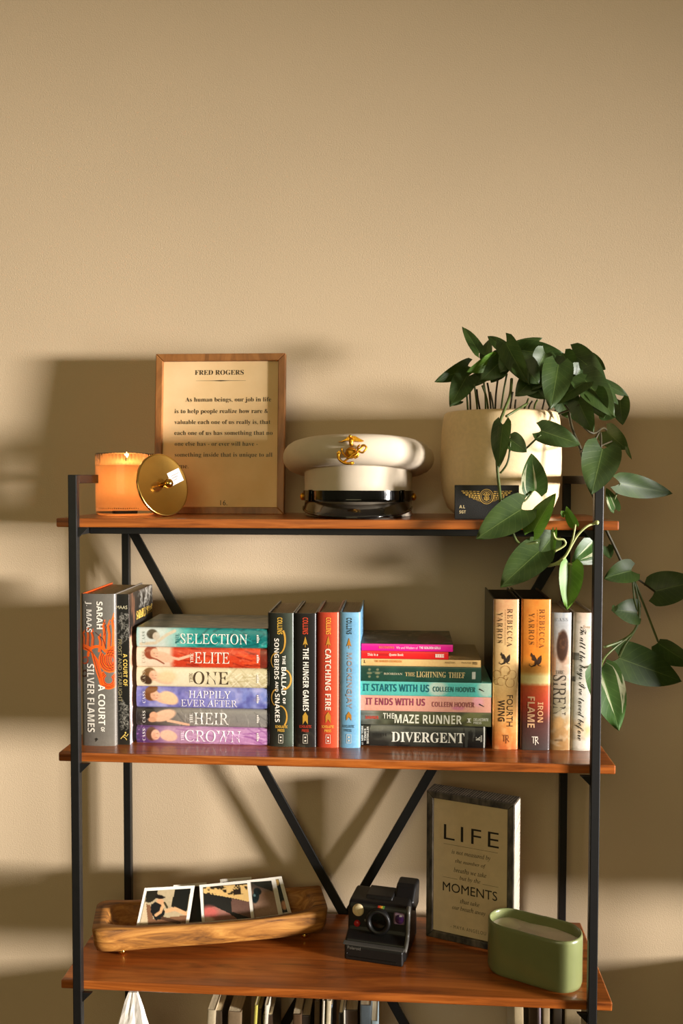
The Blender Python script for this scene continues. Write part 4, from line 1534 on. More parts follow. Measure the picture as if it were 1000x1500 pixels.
for sx in (-1, 1):
    Mb = Matrix.Translation((sx * (BX + 0.002), -0.012, 0.032)) @ Matrix.Rotation(sx * math.pi / 2, 4, 'Y')
    lathe('button', [(0.0002, 0.0058), (0.003, 0.0052), (0.0054, 0.0036), (0.0064, 0.0016), (0.0064, 0.0), (0.0002, 0.0)], m_emb, cap, 24, M=Mb)
# emblem: spread-winged bird over a globe crossed by an anchor with a rope
Ev = onY(515.5, 660, kY - CRY)
ez = Ev.z - Z1
ex_ = Ev.x - kc.x
emb = bpy.data.objects.new('emblem', None)
link(emb, cap)
emb.location = (ex_, -CRY * math.sqrt(max(0, 1 - (ex_ / CRX) ** 2)) - 0.0012, ez)
emb.rotation_euler = (math.radians(-4), 0, 0)
S = 0.00128


def E3(x, y, d):
    return Vector(((x - 500) / 20 * S, -d, (500 - y) / 20 * S))


def plate(name, pts, d0, d1):
    bm = bmesh.new()
    a = [bm.verts.new(E3(x, y, d0)) for x, y in pts]
    b = [bm.verts.new(E3(x, y, d1)) for x, y in pts]
    n = len(pts)
    bm.faces.new(a)
    bm.faces.new(b[::-1])
    for i in range(n):
        bm.faces.new((a[i], a[(i + 1) % n], b[(i + 1) % n], b[i]))
    return from_bm(name, bm, m_emb, emb, bevel=0.0004)


plate('wing', [(160, 295), (260, 270), (350, 215), (400, 165), (470, 150), (500, 210), (480, 270), (400, 265), (330, 270), (250, 292)], -0.003, 0.0036)
plate('wing', [(790, 270), (720, 232), (650, 195), (580, 155), (500, 145), (480, 210), (510, 275), (600, 285), (680, 295), (740, 292)], -0.003, 0.0036)
o = sphere('bird_body', E3(480, 300, 0.004), 0.0042, m_emb, emb, sc=(0.85, 0.8, 1.7))
sphere('bird_head', E3(455, 160, 0.0045), 0.0024, m_emb, emb)
gl = sphere('globe', E3(480, 560, 0.001), 0.0092, m_emb, emb, sc=(1, 0.75, 1))
for dz in (-0.5, 0, 0.5):
    rr = 0.0093 * math.cos(dz * 1.2)
    tube('globe_line', [E3(480, 560, 0.001) + Vector((rr * math.cos(a), -0.75 * rr * abs(math.sin(a)) - 0.0003, 0.0093 * math.sin(dz * 1.2))) for a in [math.pi * k / 16 for k in range(17)]], 0.0006, m_emb, emb, 5)
tube('anchor_shank', [E3(780, 390, 0.006), E3(600, 560, 0.0075), E3(330, 760, 0.004), E3(270, 800, 0.003)], 0.0017, m_emb, emb, 8)
tube('anchor_arms', spline([E3(170, 560, 0.003), E3(190, 700, 0.004), E3(290, 790, 0.004), E3(420, 820, 0.004), E3(520, 790, 0.003)], 5), [0.0014] + [0.0024] * 19 + [0.0014], m_emb, emb, 8)
plate('anchor_fluke', [(150, 620), (130, 560), (190, 500), (240, 560), (210, 620)], -0.001, 0.004)
plate('anchor_fluke', [(470, 860), (450, 800), (540, 760), (560, 810), (520, 850)], -0.001, 0.004)
tube('rope', spline([E3(720, 400, 0.005), E3(790, 380, 0.006), E3(850, 440, 0.005), E3(800, 520, 0.006), E3(740, 560, 0.006), E3(660, 500, 0.007), E3(640, 420, 0.005), E3(700, 380, 0.006)], 5), 0.0016, m_emb, emb, 7)
tube('rope', spline([E3(560, 690, 0.006), E3(640, 650, 0.006), E3(650, 560, 0.006), E3(580, 640, 0.008), E3(440, 690, 0.008), E3(340, 640, 0.006), E3(270, 540, 0.004), E3(250, 450, 0.003)], 5), 0.0016, m_emb, emb, 7)

# ------------------------------------------------------------------ planter
m_pot = mat('stoneware', (230, 202, 156), 0.6, var=0.05, scale=160, bump=0.12, bscale=600)
pY = 0.158
pc = onY(732, 755, pY)
pot = thing('planter', 'rounded cream stoneware planter holding the trailing plant', 'planter', (pc.x, pY, Z1))
lathe('pot', [(0.0, 0.0), (0.060, 0.0), (0.075, 0.004), (0.0865, 0.014), (0.0945, 0.034), (0.0985, 0.066), (0.0988, 0.10), (0.0975, 0.135), (0.0955, 0.158), (0.0930, 0.1685), (0.0895, 0.1715), (0.0860, 0.1695), (0.0845, 0.160), (0.0845, 0.142)], m_pot, pot, 80)
lathe('soil', [(0.0, 0.149), (0.03, 0.151), (0.06, 0.148), (0.0846, 0.146)], mat('potting_soil', (48, 34, 24), 0.95, var=0.4, scale=120, bump=0.8, bscale=160), pot, 48)

# ------------------------------------------------------------------ black leather name plate
m_black = mat('black_leather', (18, 17, 17), 0.55, var=0.15, scale=200, bump=0.25, bscale=700)
PB = (665.5, 710.5, 760, 756.5)
ny = 0.047
na_, nb_ = onY(PB[0], 756, ny), onY(PB[2], 756, ny)
nw = nb_.x - na_.x
nh = (onY(712, PB[1], ny).z - Z1)
npl = thing('name_plate', 'small black leather name plate with gold wings leaning on the planter', 'name plate', ((na_.x + nb_.x) / 2, ny, Z1), (math.radians(-3), 0, 0))
plt = box('plate', -nw / 2, 0, 0, nw / 2, 0.0032, nh, m_black, npl, bevel=0.0008)


def npx(x, y):          # from the 140x80 crop of the photograph, 7.143 per pixel
    return ((640 + x / 7.143 - PB[0]) / (PB[2] - PB[0]) * nw - nw / 2, nh * (PB[3] - (690 + y / 7.143)) / (PB[3] - PB[1]))


gold_i = ink((196, 160, 84), 0.4, 0.4)
on_n = lambda u, v: (u, -0.0005, v)
for sgn in (-1, 1):
    g = Print()
    X = lambda x: 517 + sgn * (517 - x) if sgn > 0 else x
    rows = [(245, 200, 445, 205, 8), (262, 214, 445, 222, 14), (290, 232, 447, 243, 16), (325, 252, 450, 265, 16), (370, 272, 455, 287, 14), (410, 290, 462, 303, 10)]
    for x0, y0, x1, y1, wd in rows:
        for k in range(5):
            xa, xb = x0 + (x1 - x0) * k / 5 + 3, x0 + (x1 - x0) * (k + 1) / 5 - 4
            ya = y0 + (y1 - y0) * k / 5
            g.poly([npx(X(a_), b_) for a_, b_ in ((xa, ya + 2), (xb, ya + 1), (xb + 2, ya + wd), (xa + 8, ya + wd))], gold_i)
    g.build('gold_wing', on_n, plt)['kind'] = 'stuff'
def circ(r, wd, name):
    g = Print()
    g.stroke([npx(517 + r * math.cos(2 * math.pi * k / 32), 257 + r * math.sin(2 * math.pi * k / 32)) for k in range(33)], wd, gold_i)
    g.build(name, on_n, plt)
circ(70, 0.0009, 'gold_ring')
circ(54, 0.0006, 'gold_ring')
g = Print()
for a0, a1, rr in ((200, 340, 34), (20, 160, 30), (80, 280, 16), (-90, 100, 18)):
    g.stroke([npx(517 + rr * math.cos(math.radians(a0 + (a1 - a0) * k / 8)), 252 + rr * math.sin(math.radians(a0 + (a1 - a0) * k / 8))) for k in range(9)], 0.0010, gold_i)
g.stroke([npx(517, 215), npx(517, 296)], 0.0011, gold_i)
g.stroke([npx(480, 240), npx(555, 240)], 0.0009, gold_i)
g.stroke([npx(488, 280), npx(517, 296), npx(548, 280)], 0.0010, gold_i)
g.build('gold_crest', on_n, plt)['kind'] = 'stuff'
for s, x0, x1, y0, y1 in (('A.L', 232, 292, 340, 370), ('SGT', 232, 300, 390, 420)):
    g = Print()
    a, b = npx(x0, y1), npx(x1, y0)
    P, Fx = fit_text(s, 'sans_b', a[0], b[0], a[1], b[1])
    g.add(P, Fx, ink((206, 186, 140)))
    g.build('name_lettering', on_n, plt)

# ------------------------------------------------------------------ trailing plant
def mat_leaf(name, c1, c2, vein, vary=None):
    M = bpy.data.materials.new(name)
    M.use_nodes = True
    nt = M.node_tree
    b = nt.nodes['Principled BSDF']
    b.inputs['Roughness'].default_value = 0.46
    b.inputs['Specular IOR Level'].default_value = 0.45
    uv = nt.nodes.new('ShaderNodeUVMap')
    uv.uv_map = 'leaf'
    sp = nt.nodes.new('ShaderNodeSeparateXYZ')
    nt.links.new(uv.outputs['UV'], sp.inputs[0])
    def math_(op, a, bb=None):
        n = nt.nodes.new('ShaderNodeMath')
        n.operation = op
        for i, v in enumerate((a, bb)):
            if v is None:
                continue
            if isinstance(v, (int, float)):
                n.inputs[i].default_value = v
            else:
                nt.links.new(v, n.inputs[i])
        return n.outputs[0]
    q = math_('ABSOLUTE', math_('SUBTRACT', sp.outputs['Y'], 0.5))
    rib = math_('LESS_THAN', q, 0.012)
    side = math_('GREATER_THAN', math_('SINE', math_('MULTIPLY', math_('SUBTRACT', sp.outputs['X'], math_('MULTIPLY', q, 0.55)), 52.0)), 0.93)
    v = math_('MAXIMUM', math_('MULTIPLY', rib, 0.7), math_('MULTIPLY', side, 0.16))
    tc = nt.nodes.new('ShaderNodeTexCoord')
    n = nt.nodes.new('ShaderNodeTexNoise')
    n.inputs['Scale'].default_value = 38
    n.inputs['Detail'].default_value = 4
    nt.links.new(tc.outputs['Object'], n.inputs['Vector'])
    r = nt.nodes.new('ShaderNodeValToRGB')
    r.color_ramp.elements[0].position = 0.35
    r.color_ramp.elements[1].position = 0.68
    r.color_ramp.elements[0].color = L4(c1)
    r.color_ramp.elements[1].color = L4(c2)
    nt.links.new(n.outputs['Fac'], r.inputs['Fac'])
    col = r.outputs['Color']
    if vary:
        n2 = nt.nodes.new('ShaderNodeTexNoise')
        n2.inputs['Scale'].default_value = 30
        n2.inputs['Distortion'].default_value = 1.5
        mp = nt.nodes.new('ShaderNodeMapping')
        mp.inputs['Scale'].default_value = (0.03, 0.16, 1)
        nt.links.new(uv.outputs['UV'], mp.inputs['Vector'])
        nt.links.new(mp.outputs['Vector'], n2.inputs['Vector'])
        st2 = nt.nodes.new('ShaderNodeValToRGB')
        st2.color_ramp.elements[0].position = 0.56
        st2.color_ramp.elements[1].position = 0.60
        nt.links.new(n2.outputs['Fac'], st2.inputs['Fac'])
        m2 = nt.nodes.new('ShaderNodeMix')
        m2.data_type = 'RGBA'
        nt.links.new(st2.outputs['Color'], m2.inputs[0])
        nt.links.new(col, m2.inputs[6])
        m2.inputs[7].default_value = L4(vary)
        col = m2.outputs[2]
    mx = nt.nodes.new('ShaderNodeMix')
    mx.data_type = 'RGBA'
    nt.links.new(v, mx.inputs[0])
    nt.links.new(col, mx.inputs[6])
    mx.inputs[7].default_value = L4(vein)
    nt.links.new(mx.outputs[2], b.inputs['Base Color'])
    tr_ = nt.nodes.new('ShaderNodeBsdfTranslucent')
    nt.links.new(mx.outputs[2], tr_.inputs['Color'])
    ms = nt.nodes.new('ShaderNodeMixShader')
    ms.inputs[0].default_value = 0.18
    nt.links.new(b.outputs[0], ms.inputs[1])
    nt.links.new(tr_.outputs[0], ms.inputs[2])
    nt.links.new(ms.outputs[0], nt.nodes['Material Output'].inputs['Surface'])
    bp = nt.nodes.new('ShaderNodeBump')
    bp.inputs['Strength'].default_value = 0.25
    bp.inputs['Distance'].default_value = 0.001
    nt.links.new(v, bp.inputs['Height'])
    nt.links.new(bp.outputs['Normal'], b.inputs['Normal'])
    return M


m_leaf = mat_leaf('leaf_mature', (44, 66, 22), (60, 82, 30), (94, 114, 54))
m_leaf_y = mat_leaf('leaf_young', (74, 112, 30), (96, 136, 42), (134, 166, 80))
m_leaf_v = mat_leaf('leaf_variegated', (50, 84, 30), (66, 100, 38), (110, 140, 72), (196, 200, 164))
m_stem = mat('green_stem', (72, 84, 36), 0.5, var=0.2, scale=60)
m_stem_p = mat('pale_stem', (166, 172, 112), 0.45, var=0.12, scale=60)
m_stem_d = mat('brown_stem', (58, 52, 28), 0.6, var=0.2, scale=60)

plant = thing('trailing_plant', 'leafy green pothos plant trailing from the cream planter over the shelf', 'plant', (pc.x, pY, Z1 + 0.15))
PB0 = Vector(plant.location)


def leaf(b, t, wpx, Yb, Yt, mt=None, roll=0.0, fold=0.25, droop=0.12, lobe=0.15, shape=1.0):
    """b, t: base and tip in picture pixels at depths Yb, Yt; wpx: full width in pixels"""
    if b[0] > 884:                # the vine hanging near the wall
        Yb, Yt = Yb + 0.055, Yt + 0.055
    B, T = onY(b[0], b[1], Yb), onY(t[0], t[1], Yt)
    Wd = wpx * mpp((Yb + Yt) / 2)
    ax = T - B
    Ln = ax.length
    ax.normalize()
    view = (CAM - (B + T) / 2).normalized()
    nr_ = (view - ax * view.dot(ax)).normalized()
    nr_ = Matrix.Rotation(math.radians(roll), 3, ax) @ nr_
    sd = nr_.cross(ax)
    N, m = 16, 6
    V, UV, F = [], [], []
    for i in range(N + 1):
        s = i / N
        h = 0.30 * (1 - s) ** 5 + 1.52 * (s ** 0.52) * ((1 - s) ** 0.86)
        h /= 0.625
        hw = Wd / 2 * h * (1 - 0.18 * s * s)
        for j in range(-m, m + 1):
            q = j / m
            al = Ln * (s - lobe * (abs(q) ** 1.6) * (1 - s) ** 3)
            if i == 0:
                al -= Ln * 0.02 * abs(q)
            up = hw * fold * (abs(q) ** 1.3) - droop * Ln * (s * s - s * 0.55) - 0.06 * Wd * (q * q) * s + 0.018 * Wd * math.sin(9 * s + 3 * q + b[0]) * abs(q)
            V.append(B + ax * al + sd * (hw * q) + nr_ * up - PB0)
            UV.append((s, q * 0.5 + 0.5))
    c = 2 * m + 1
    for i in range(N):
        for j in range(2 * m):
            F.append((i * c + j, i * c + j + 1, (i + 1) * c + j + 1, (i + 1) * c + j))
    o = mesh('leaf', V, F, mt or m_leaf, plant, True)
    ul = o.data.uv_layers.new(name='leaf')
    for lp in o.data.loops:
        ul.data[lp.index].uv = UV[lp.vertex_index]
    return o


def stem(pts, r, mt=None, name='stem', Y=None):
    P = [onY(p[0], p[1], p[2] + 0.055 * min(1, max(0, (p[0] - 872) / 16))) - PB0 for p in pts]
    return tube(name, spline(P, 5), r, mt or m_stem, plant, 7)


def a_(x, y):       # crop [620,460,1000,840]
    return (620 + x / 2.6316, 460 + y / 2.6316)


def b_(x, y):       # crop [680,740,1000,1120]
    return (680 + x / 3.125, 740 + y / 3.125)


# crown of the plant, back to front
leaf(a_(215, 150), a_(150, 42), 19, 0.17, 0.20, roll=25)
leaf(a_(240, 168), a_(250, 95), 18, 0.19, 0.21, roll=-20)
leaf(a_(312, 135), a_(247, 82), 18, 0.18, 0.19, roll=20)
leaf(a_(312, 165), a_(452, 84), 25, 0.17, 0.15, droop=0.3, roll=-25)
leaf(a_(380, 140), a_(552, 165), 34, 0.15, 0.14, droop=0.2, roll=10)
leaf(a_(430, 122), a_(500, 132), 12, 0.17, 0.17, roll=50)
leaf(a_(172, 200), a_(52, 262), 25, 0.13, 0.10, roll=-15, droop=0.2)
leaf(a_(168, 238), a_(106, 350), 34, 0.12, 0.09, droop=0.15)
leaf(a_(268, 172), a_(172, 226), 24, 0.11, 0.09, m_leaf_y, roll=-30)
leaf(a_(306, 175), a_(222, 255), 36, 0.115, 0.10, droop=0.2)
leaf(a_(300, 160), a_(335, 205), 30, 0.13, 0.12)
leaf(a_(318, 112), a_(404, 272), 33, 0.085, 0.06, m_leaf, roll=20, droop=0.12)
leaf(a_(440, 235), a_(356, 315), 36, 0.10, 0.09)
leaf(a_(400, 250), a_(470, 325), 38, 0.11, 0.10, roll=-10)
leaf(a_(520, 195), a_(492, 362), 44, 0.065, 0.04, roll=-8)
leaf(a_(622, 262), a_(494, 346), 30, 0.055, 0.05, roll=30)
leaf(a_(572, 152), a_(704, 254), 36, 0.12, 0.09, droop=0.28, roll=-15)
leaf(a_(552, 182), a_(660, 268), 26, 0.10, 0.08, roll=-25)
leaf(a_(610, 240), a_(738, 392), 44, 0.065, 0.04, m_leaf, roll=-22, droop=0.12)
leaf(a_(640, 238), a_(755, 345), 26, 0.075, 0.06, roll=-35)
leaf(a_(700, 270), a_(794, 318), 15, 0.10, 0.10, roll=-20)
leaf(a_(758, 332), a_(766, 426), 27, 0.10, 0.09, roll=10)
leaf(a_(596, 335), a_(652, 456), 32, 0.06, 0.05, roll=15)
leaf(a_(560, 300), a_(590, 420), 26, 0.09, 0.09, roll=10)
leaf(a_(690, 380), a_(740, 400), 20, 0.09, 0.09, roll=30)
leaf(a_(705, 450), a_(785, 525), 34, 0.09, 0.08, roll=25, droop=0.2)
leaf(a_(785, 515), a_(800, 562), 8, 0.08, 0.08, roll=50)
leaf(a_(145, 335), a_(108, 352), 8, 0.14, 0.13, roll=10)
for (x0, y0, x1, y1, wv, ya, yb, rl) in ((345, 150, 296, 222, 30, .10, .09, 15), (470, 150, 428, 238, 34, .09, .08, -15), (540, 160, 590, 240, 30, .085, .075, 10), (500, 190, 415, 292, 36, .095, .085, 20),
                                        (605, 215, 556, 312, 34, .075, .065, -20), (660, 300, 694, 402, 32, .055, .05, 10), (255, 200, 200, 275, 26, .13, .12, 10), (520, 320, 566, 404, 26, .09, .09, -10),
                                        (375, 190, 446, 268, 36, .075, .07, -15), (300, 205, 262, 262, 24, .14, .13, 0), (640, 170, 700, 215, 22, .13, .12, 20)):
    leaf(a_(x0, y0), a_(x1, y1), wv, ya, yb, roll=rl)
# hanging in front of the pot and the shelf
leaf(a_(306, 425), a_(288, 592), 30, 0.03, 0.02, roll=25, droop=0.05)
leaf(a_(332, 482), a_(398, 530), 27, 0.028, 0.02, roll=-12, lobe=0.1)
leaf(a_(452, 450), a_(606, 502), 34, 0.03, 0.02, droop=0.15, roll=-10)
leaf(a_(428, 682), a_(418, 538), 37, 0.02, 0.012, m_leaf_v, roll=10)
leaf(a_(690, 520), a_(650, 692), 54, 0.0, -0.02, m_leaf, roll=-8, lobe=0.18)
leaf(a_(738, 752), a_(706, 668), 17, 0.06, 0.07, m_leaf_v, roll=20)
leaf(a_(756, 652), a_(956, 692), 33, 0.05, 0.08, roll=-5, droop=-0.1)
leaf(b_(262, 18), b_(56, 150), 50, -0.012, -0.03, m_leaf, roll=8, droop=0.1, lobe=0.2)
leaf(a_(424, 838), a_(506, 690), 32, -0.006, -0.02, m_leaf_y, roll=-20, fold=0.5)
leaf(a_(582, 812), a_(548, 744), 17, -0.006, -0.01, m_leaf_y, roll=-30)
leaf(a_(545, 775), a_(530, 760), 9, -0.005, -0.01, m_leaf_y)
leaf(b_(592, 168), b_(496, 258), 28, 0.04, 0.02, m_leaf_v, roll=-10)
leaf(b_(600, 250), b_(500, 262), 12, 0.04, 0.02, m_leaf, roll=-10)
leaf(b_(342, 212), b_(166, 370), 50, -0.01, -0.03, m_leaf, roll=10, lobe=0.18)
leaf(b_(400, 148), b_(325, 250), 34, 0.01, 0.0, m_leaf, roll=-10)
leaf(b_(412, 122), b_(400, 262), 9, -0.008, -0.012, m_leaf_y, roll=20)
leaf(b_(484, 268), b_(472, 482), 34, -0.012, -0.02, m_leaf_y, roll=-12, fold=0.7, lobe=0.1)
leaf(b_(652, 190), b_(668, 246), 16, 0.06, 0.06, m_leaf)
# the vine on the right, in front of the wall
leaf(b_(764, 300), b_(648, 330), 35, 0.08, 0.06, roll=12, droop=0.25, lobe=0.2)
leaf(b_(868, 395), b_(1075, 345), 49, 0.11, 0.10, roll=-10, lobe=0.16)
leaf(b_(790, 492), b_(686, 478), 37, 0.09, 0.07, roll=10, lobe=0.12, droop=0.3)
leaf(b_(690, 462), b_(684, 490), 8, 0.07, 0.07)
leaf(b_(884, 630), b_(1060, 745), 36, 0.12, 0.13, roll=25, lobe=0.04, fold=0.5)
leaf(b_(706, 700), b_(1004, 808), 55, 0.08, 0.09, roll=-6, lobe=0.16, droop=0.1)
leaf(b_(622, 748), b_(712, 1036), 52, 0.05, 0.03, m_leaf_v, roll=-10, lobe=0.1)

# short petioles rising out of the soil
rs = random.Random(11)
for x0, y0, x1, y1 in ((172, 372, 165, 300), (182, 372, 178, 285), (210, 372, 195, 270), (222, 372, 205, 290), (240, 372, 232, 262), (252, 372, 226, 275), (262, 372, 246, 265), (274, 372, 256, 300), (276, 372, 287, 250), (296, 372, 322, 230),
                       (330, 372, 345, 300), (352, 372, 356, 330), (378, 372, 405, 325), (400, 372, 420, 335), (425, 372, 440, 330), (452, 372, 468, 325), (470, 374, 500, 340), (484, 380, 540, 350), (490, 388, 560, 372), (500, 378, 560, 330)):
    Yq = rs.uniform(0.10, 0.16)
    stem([(*a_(x0, y0 + 20), Yq + 0.02), (*a_((x0 + x1) / 2 + rs.uniform(-4, 4), (y0 + y1) / 2), Yq + 0.005), (*a_(x1, y1), Yq)], 0.0016, m_stem_d if rs.random() < 0.6 else m_stem, 'petiole')
# main stems
stem([(*a_(340, 250), .09), (*a_(334, 310), .07), (*a_(312, 370), .05), (*a_(294, 420), .035), (*a_(283, 500), .03), (*a_(285, 600), .025), (*a_(293, 680), .018), (*a_(296, 722), .0)], 0.0024, m_stem)
stem([(*a_(400, 345), .08), (*a_(350, 375), .05), (*a_(318, 395), .04)], 0.002, m_stem)
stem([(*a_(296, 614), .024), (*a_(318, 585), .022), (*a_(330, 548), .022), (*a_(334, 492), .026)], 0.0016, m_stem, 'petiole')
stem([(*a_(392, 522), .03), (*a_(425, 490), .028), (*a_(452, 466), .028)], 0.0015, m_stem, 'petiole')
stem([(*a_(298, 710), .012), (*a_(340, 724), .008), (*a_(390, 720), .01), (*a_(420, 684), .018)], 0.0015, m_stem, 'petiole')
stem([(*a_(296, 718), .005), (*a_(320, 760), -.002), (*a_(345, 845), -.006), (*a_(372, 885), -.008), (*a_(440, 880), -.008)], 0.0022, m_stem)
stem([(*a_(450, 968), -.012), (*a_(500, 966), -.012), (*a_(545, 935), -.012), (*a_(572, 880), -.012), (*a_(586, 810), -.01)], [0.003 - 0.00009 * k for k in range(21)], m_stem_p)
stem([(*a_(505, 915), -.012), (*a_(545, 890), -.012), (*a_(540, 870), -.012), (*a_(510, 866), -.012), (*a_(500, 842), -.012)], 0.0017, m_stem_p)
stem([(*a_(560, 912), -.012), (*a_(592, 855), -.012), (*a_(630, 818), -.012), (*a_(668, 805), -.012)], 0.0018, m_stem_p)
sphere('bud', onY(*a_(668, 804), -.012) - PB0, 0.0034, m_stem_p, plant, 12, 8)
stem([(*b_(345, 275), -.012), (*b_(400, 272), -.012), (*b_(470, 268), -.012), (*b_(495, 275), -.012)], 0.0019, m_stem_p)
stem([(*a_(560, 380), .09), (*a_(575, 450), .07), (*a_(605, 520), .06), (*a_(622, 610), .055), (*a_(650, 690), .055), (*a_(690, 790), .06), (*b_(652, 120), .07), (*b_(688, 195), .075), (*b_(722, 268), .08)], 0.0024, m_stem_d)
stem([(*a_(545, 350), .08), (*a_(640, 456), .06), (*a_(690, 440), .065), (*a_(705, 446), .08)], 0.0016, m_stem_d, 'petiole')
stem([(*a_(608, 530), .05), (*a_(650, 500), .03), (*a_(680, 455), .02), (*a_(684, 515), .0)], 0.0017, m_stem_d, 'petiole')
stem([(*a_(640, 525), .05), (*a_(690, 505), .06), (*a_(725, 490), .08)], 0.0014, m_stem_d, 'petiole')
stem([(*a_(735, 716), .05), (*a_(745, 690), .05), (*a_(757, 652), .05)], 0.0015, m_stem, 'petiole')
stem([(*b_(745, 290), .08), (*b_(772, 345), .085), (*b_(792, 420), .09), (*b_(800, 500), .09), (*b_(780, 570), .085), (*b_(730, 615), .08), (*b_(640, 650), .07)], 0.0022, m_stem)
stem([(*b_(770, 340), .085), (*b_(776, 420), .085), (*b_(790, 480), .09)], 0.0016, m_stem, 'petiole')
stem([(*b_(780, 330), .085), (*b_(820, 358), .095), (*b_(870, 396), .11)], 0.0016, m_stem_d, 'petiole')
stem([(*b_(780, 350), .085), (*b_(830, 480), .10), (*b_(886, 625), .12)], 0.0018, m_stem, 'petiole')
stem([(*b_(800, 530), .09), (*b_(770, 590), .085), (*b_(735, 640), .08), (*b_(708, 698), .08)], 0.0016, m_stem, 'petiole')
stem([(*b_(745, 608), .08), (*b_(690, 650), .07), (*b_(640, 700), .06), (*b_(622, 748), .05)], 0.0018, m_stem, 'petiole')
stem([(*a_(640, 300), .07), (*a_(600, 350), .06), (*a_(520, 385), .08)], 0.0016, m_stem_d, 'petiole')

# ------------------------------------------------------------------ bottom shelf: wooden trough with photographs
m_trough = mat_wood('carved_mango', (74, 42, 14), (156, 102, 40), (204, 148, 72), rough=0.6, coat=0.0, sx=9, sy=60, sz=60, bump=0.5)
ta, tb = onZ(134, 1401, Z3 + 0.012), onZ(482, 1370, Z3 + 0.012)
tdir = (tb - ta)
tdir.z = 0
TL = tdir.length
tang = math.atan2(tdir.y, tdir.x)
TW = 0.110
mid = (ta + tb) / 2 + Vector((-math.sin(tang), math.cos(tang), 0)) * TW / 2
trough = thing('dough_bowl', 'rough carved wooden dough bowl on small brass feet holding instant photographs', 'bowl', (mid.x, mid.y, Z3), (0, 0, tang))
FTZ = 0.0125
rs = random.Random(5)
NA = 96


def tring(hl, hw, z, ex, wob=0.0, tilt=0.0):
    out = []
    for k in range(NA):
        a = 2 * math.pi * k / NA
        c, s = math.cos(a), math.sin(a)
        x = hl * math.copysign(abs(c) ** (2 / ex), c)
        y = hw * math.copysign(abs(s) ** (2 / ex), s)
        out.append((x + wob * math.sin(5 * a + 1), y * (1 + 0.05 * math.sin(x * 21 + 0.6)) + wob * math.sin(4 * a), z + tilt * (x / hl) ** 2 + wob * math.sin(3 * a + 2)))
    return out


hl, hw = TL / 2, TW / 2
rings = [tring(hl * 0.93, hw * 0.86, FTZ - 0.001, 9), tring(hl * 0.965, hw * 0.95, FTZ + 0.002, 10, 0.0006), tring(hl * 0.985, hw * 0.985, FTZ + 0.012, 12, 0.0008), tring(hl * 0.998, hw, FTZ + 0.0325, 14, 0.0009, 0.005),
         tring(hl * 0.995, hw * 0.985, FTZ + 0.0350, 14, 0.0009, 0.006), tring(hl * 0.90, hw * 0.78, FTZ + 0.0345, 6, 0.0008, 0.006), tring(hl * 0.875, hw * 0.735, FTZ + 0.031, 5, 0.0008, 0.003), tring(hl * 0.82, hw * 0.62, FTZ + 0.012, 4, 0.0006),
         tring(hl * 0.70, hw * 0.45, FTZ + 0.007, 3), tring(hl * 0.3, hw * 0.15, FTZ + 0.006, 2.5)]
V = [p for r_ in rings for p in r_]
F = []
for i in range(len(rings) - 1):
    for k in range(NA):
        k2 = (k + 1) % NA
        F.append((i * NA + k, i * NA + k2, (i + 1) * NA + k2, (i + 1) * NA + k))
F.append(tuple(range(NA))[::-1])
F.append(tuple((len(rings) - 1) * NA + k for k in range(NA)))
mesh('bowl_body', V, F, m_trough, trough, True)
for sx in (-0.76, 0.80):
    for sy in (-0.62, 0.62):
        o = lathe('foot', [(0.0004, 0.0), (0.0042, 0.0012), (0.0062, 0.0045), (0.0062, 0.0075), (0.0045, 0.0105), (0.0028, 0.0122), (0.0028, 0.0140), (0.0004, 0.0140)], m_gold, trough, 24, M=Matrix.Translation((hl * sx, hw * sy, 0)))

m_photo = mat_attr('glossy_photo', 0.22, 0.3)
m_card = mat('photo_card', (228, 222, 208), 0.5, var=0.02)


def photo(label, quad, img, Yoff, art, group='instant photographs in the bowl', ext=0.016):
    """quad/img: TL,TR,BR,BL in picture pixels; the sheet leans back in the bowl"""
    def w3(p, Yx, top):
        q = onY(p[0], p[1], 0.14)
        Y = Yx + 0.26 * (q.x + 0.30) + (0.042 if top else 0.0)
        return onY(p[0], p[1], Y)
    TLc, TRc = w3(quad[0], Yoff, True), w3(quad[1], Yoff, True)
    BRc, BLc = w3(quad[2], Yoff, False), w3(quad[3], Yoff, False)
    base = (BRc + BLc) / 2
    root = thing('instant_photo', label, 'photograph', base, group=group)
    nr_ = (TRc - TLc).cross(TLc - BLc).normalized()
    if nr_.y > 0:
        nr_ = -nr_
    def onP(p, o=0.0):          # on the sheet's plane
        d = ray(p[0], p[1])
        k = (TLc + nr_ * o - CAM).dot(nr_) / d.dot(nr_)
        return CAM + d * k - base
    BRc = onP(quad[2]) + base
    e1 = (BLc - TLc).normalized() * ext
    e2 = (BRc - TRc).normalized() * ext
    cr = [TLc, TRc, BRc + e2, BLc + e1]
    V = [c - base for c in cr] + [c - base - nr_ * 0.0007 for c in cr]
    crd = mesh('card', V, [(3, 2, 1, 0), (4, 5, 6, 7), (0, 1, 5, 4), (1, 2, 6, 5), (2, 3, 7, 6), (3, 0, 4, 7)], m_card, root)
    # picture inside the white border
    i0, i1, i2, i3 = [np.array(p, float) for p in img]
    nx, ny = 60, 46
    Vv, XX, YY = [], np.zeros((nx, ny)), np.zeros((nx, ny))
    for i in range(nx):
        for j in range(ny):
            u, v = i / (nx - 1), j / (ny - 1)
            p = (i0 * (1 - u) + i1 * u) * (1 - v) + (i3 * (1 - u) + i2 * u) * v
            XX[i, j], YY[i, j] = p
            Vv.append(onP(p, 0.0005))
    A = Art(XX, YY)
    art(A)
    Fv = [(i * ny + j, i * ny + j + 1, (i + 1) * ny + j + 1, (i + 1) * ny + j) for i in range(nx - 1) for j in range(ny - 1)]
    o = mesh('picture', Vv, Fv, m_photo, root)
    set_print(o, A.rgba().reshape(-1, 4))
    return root


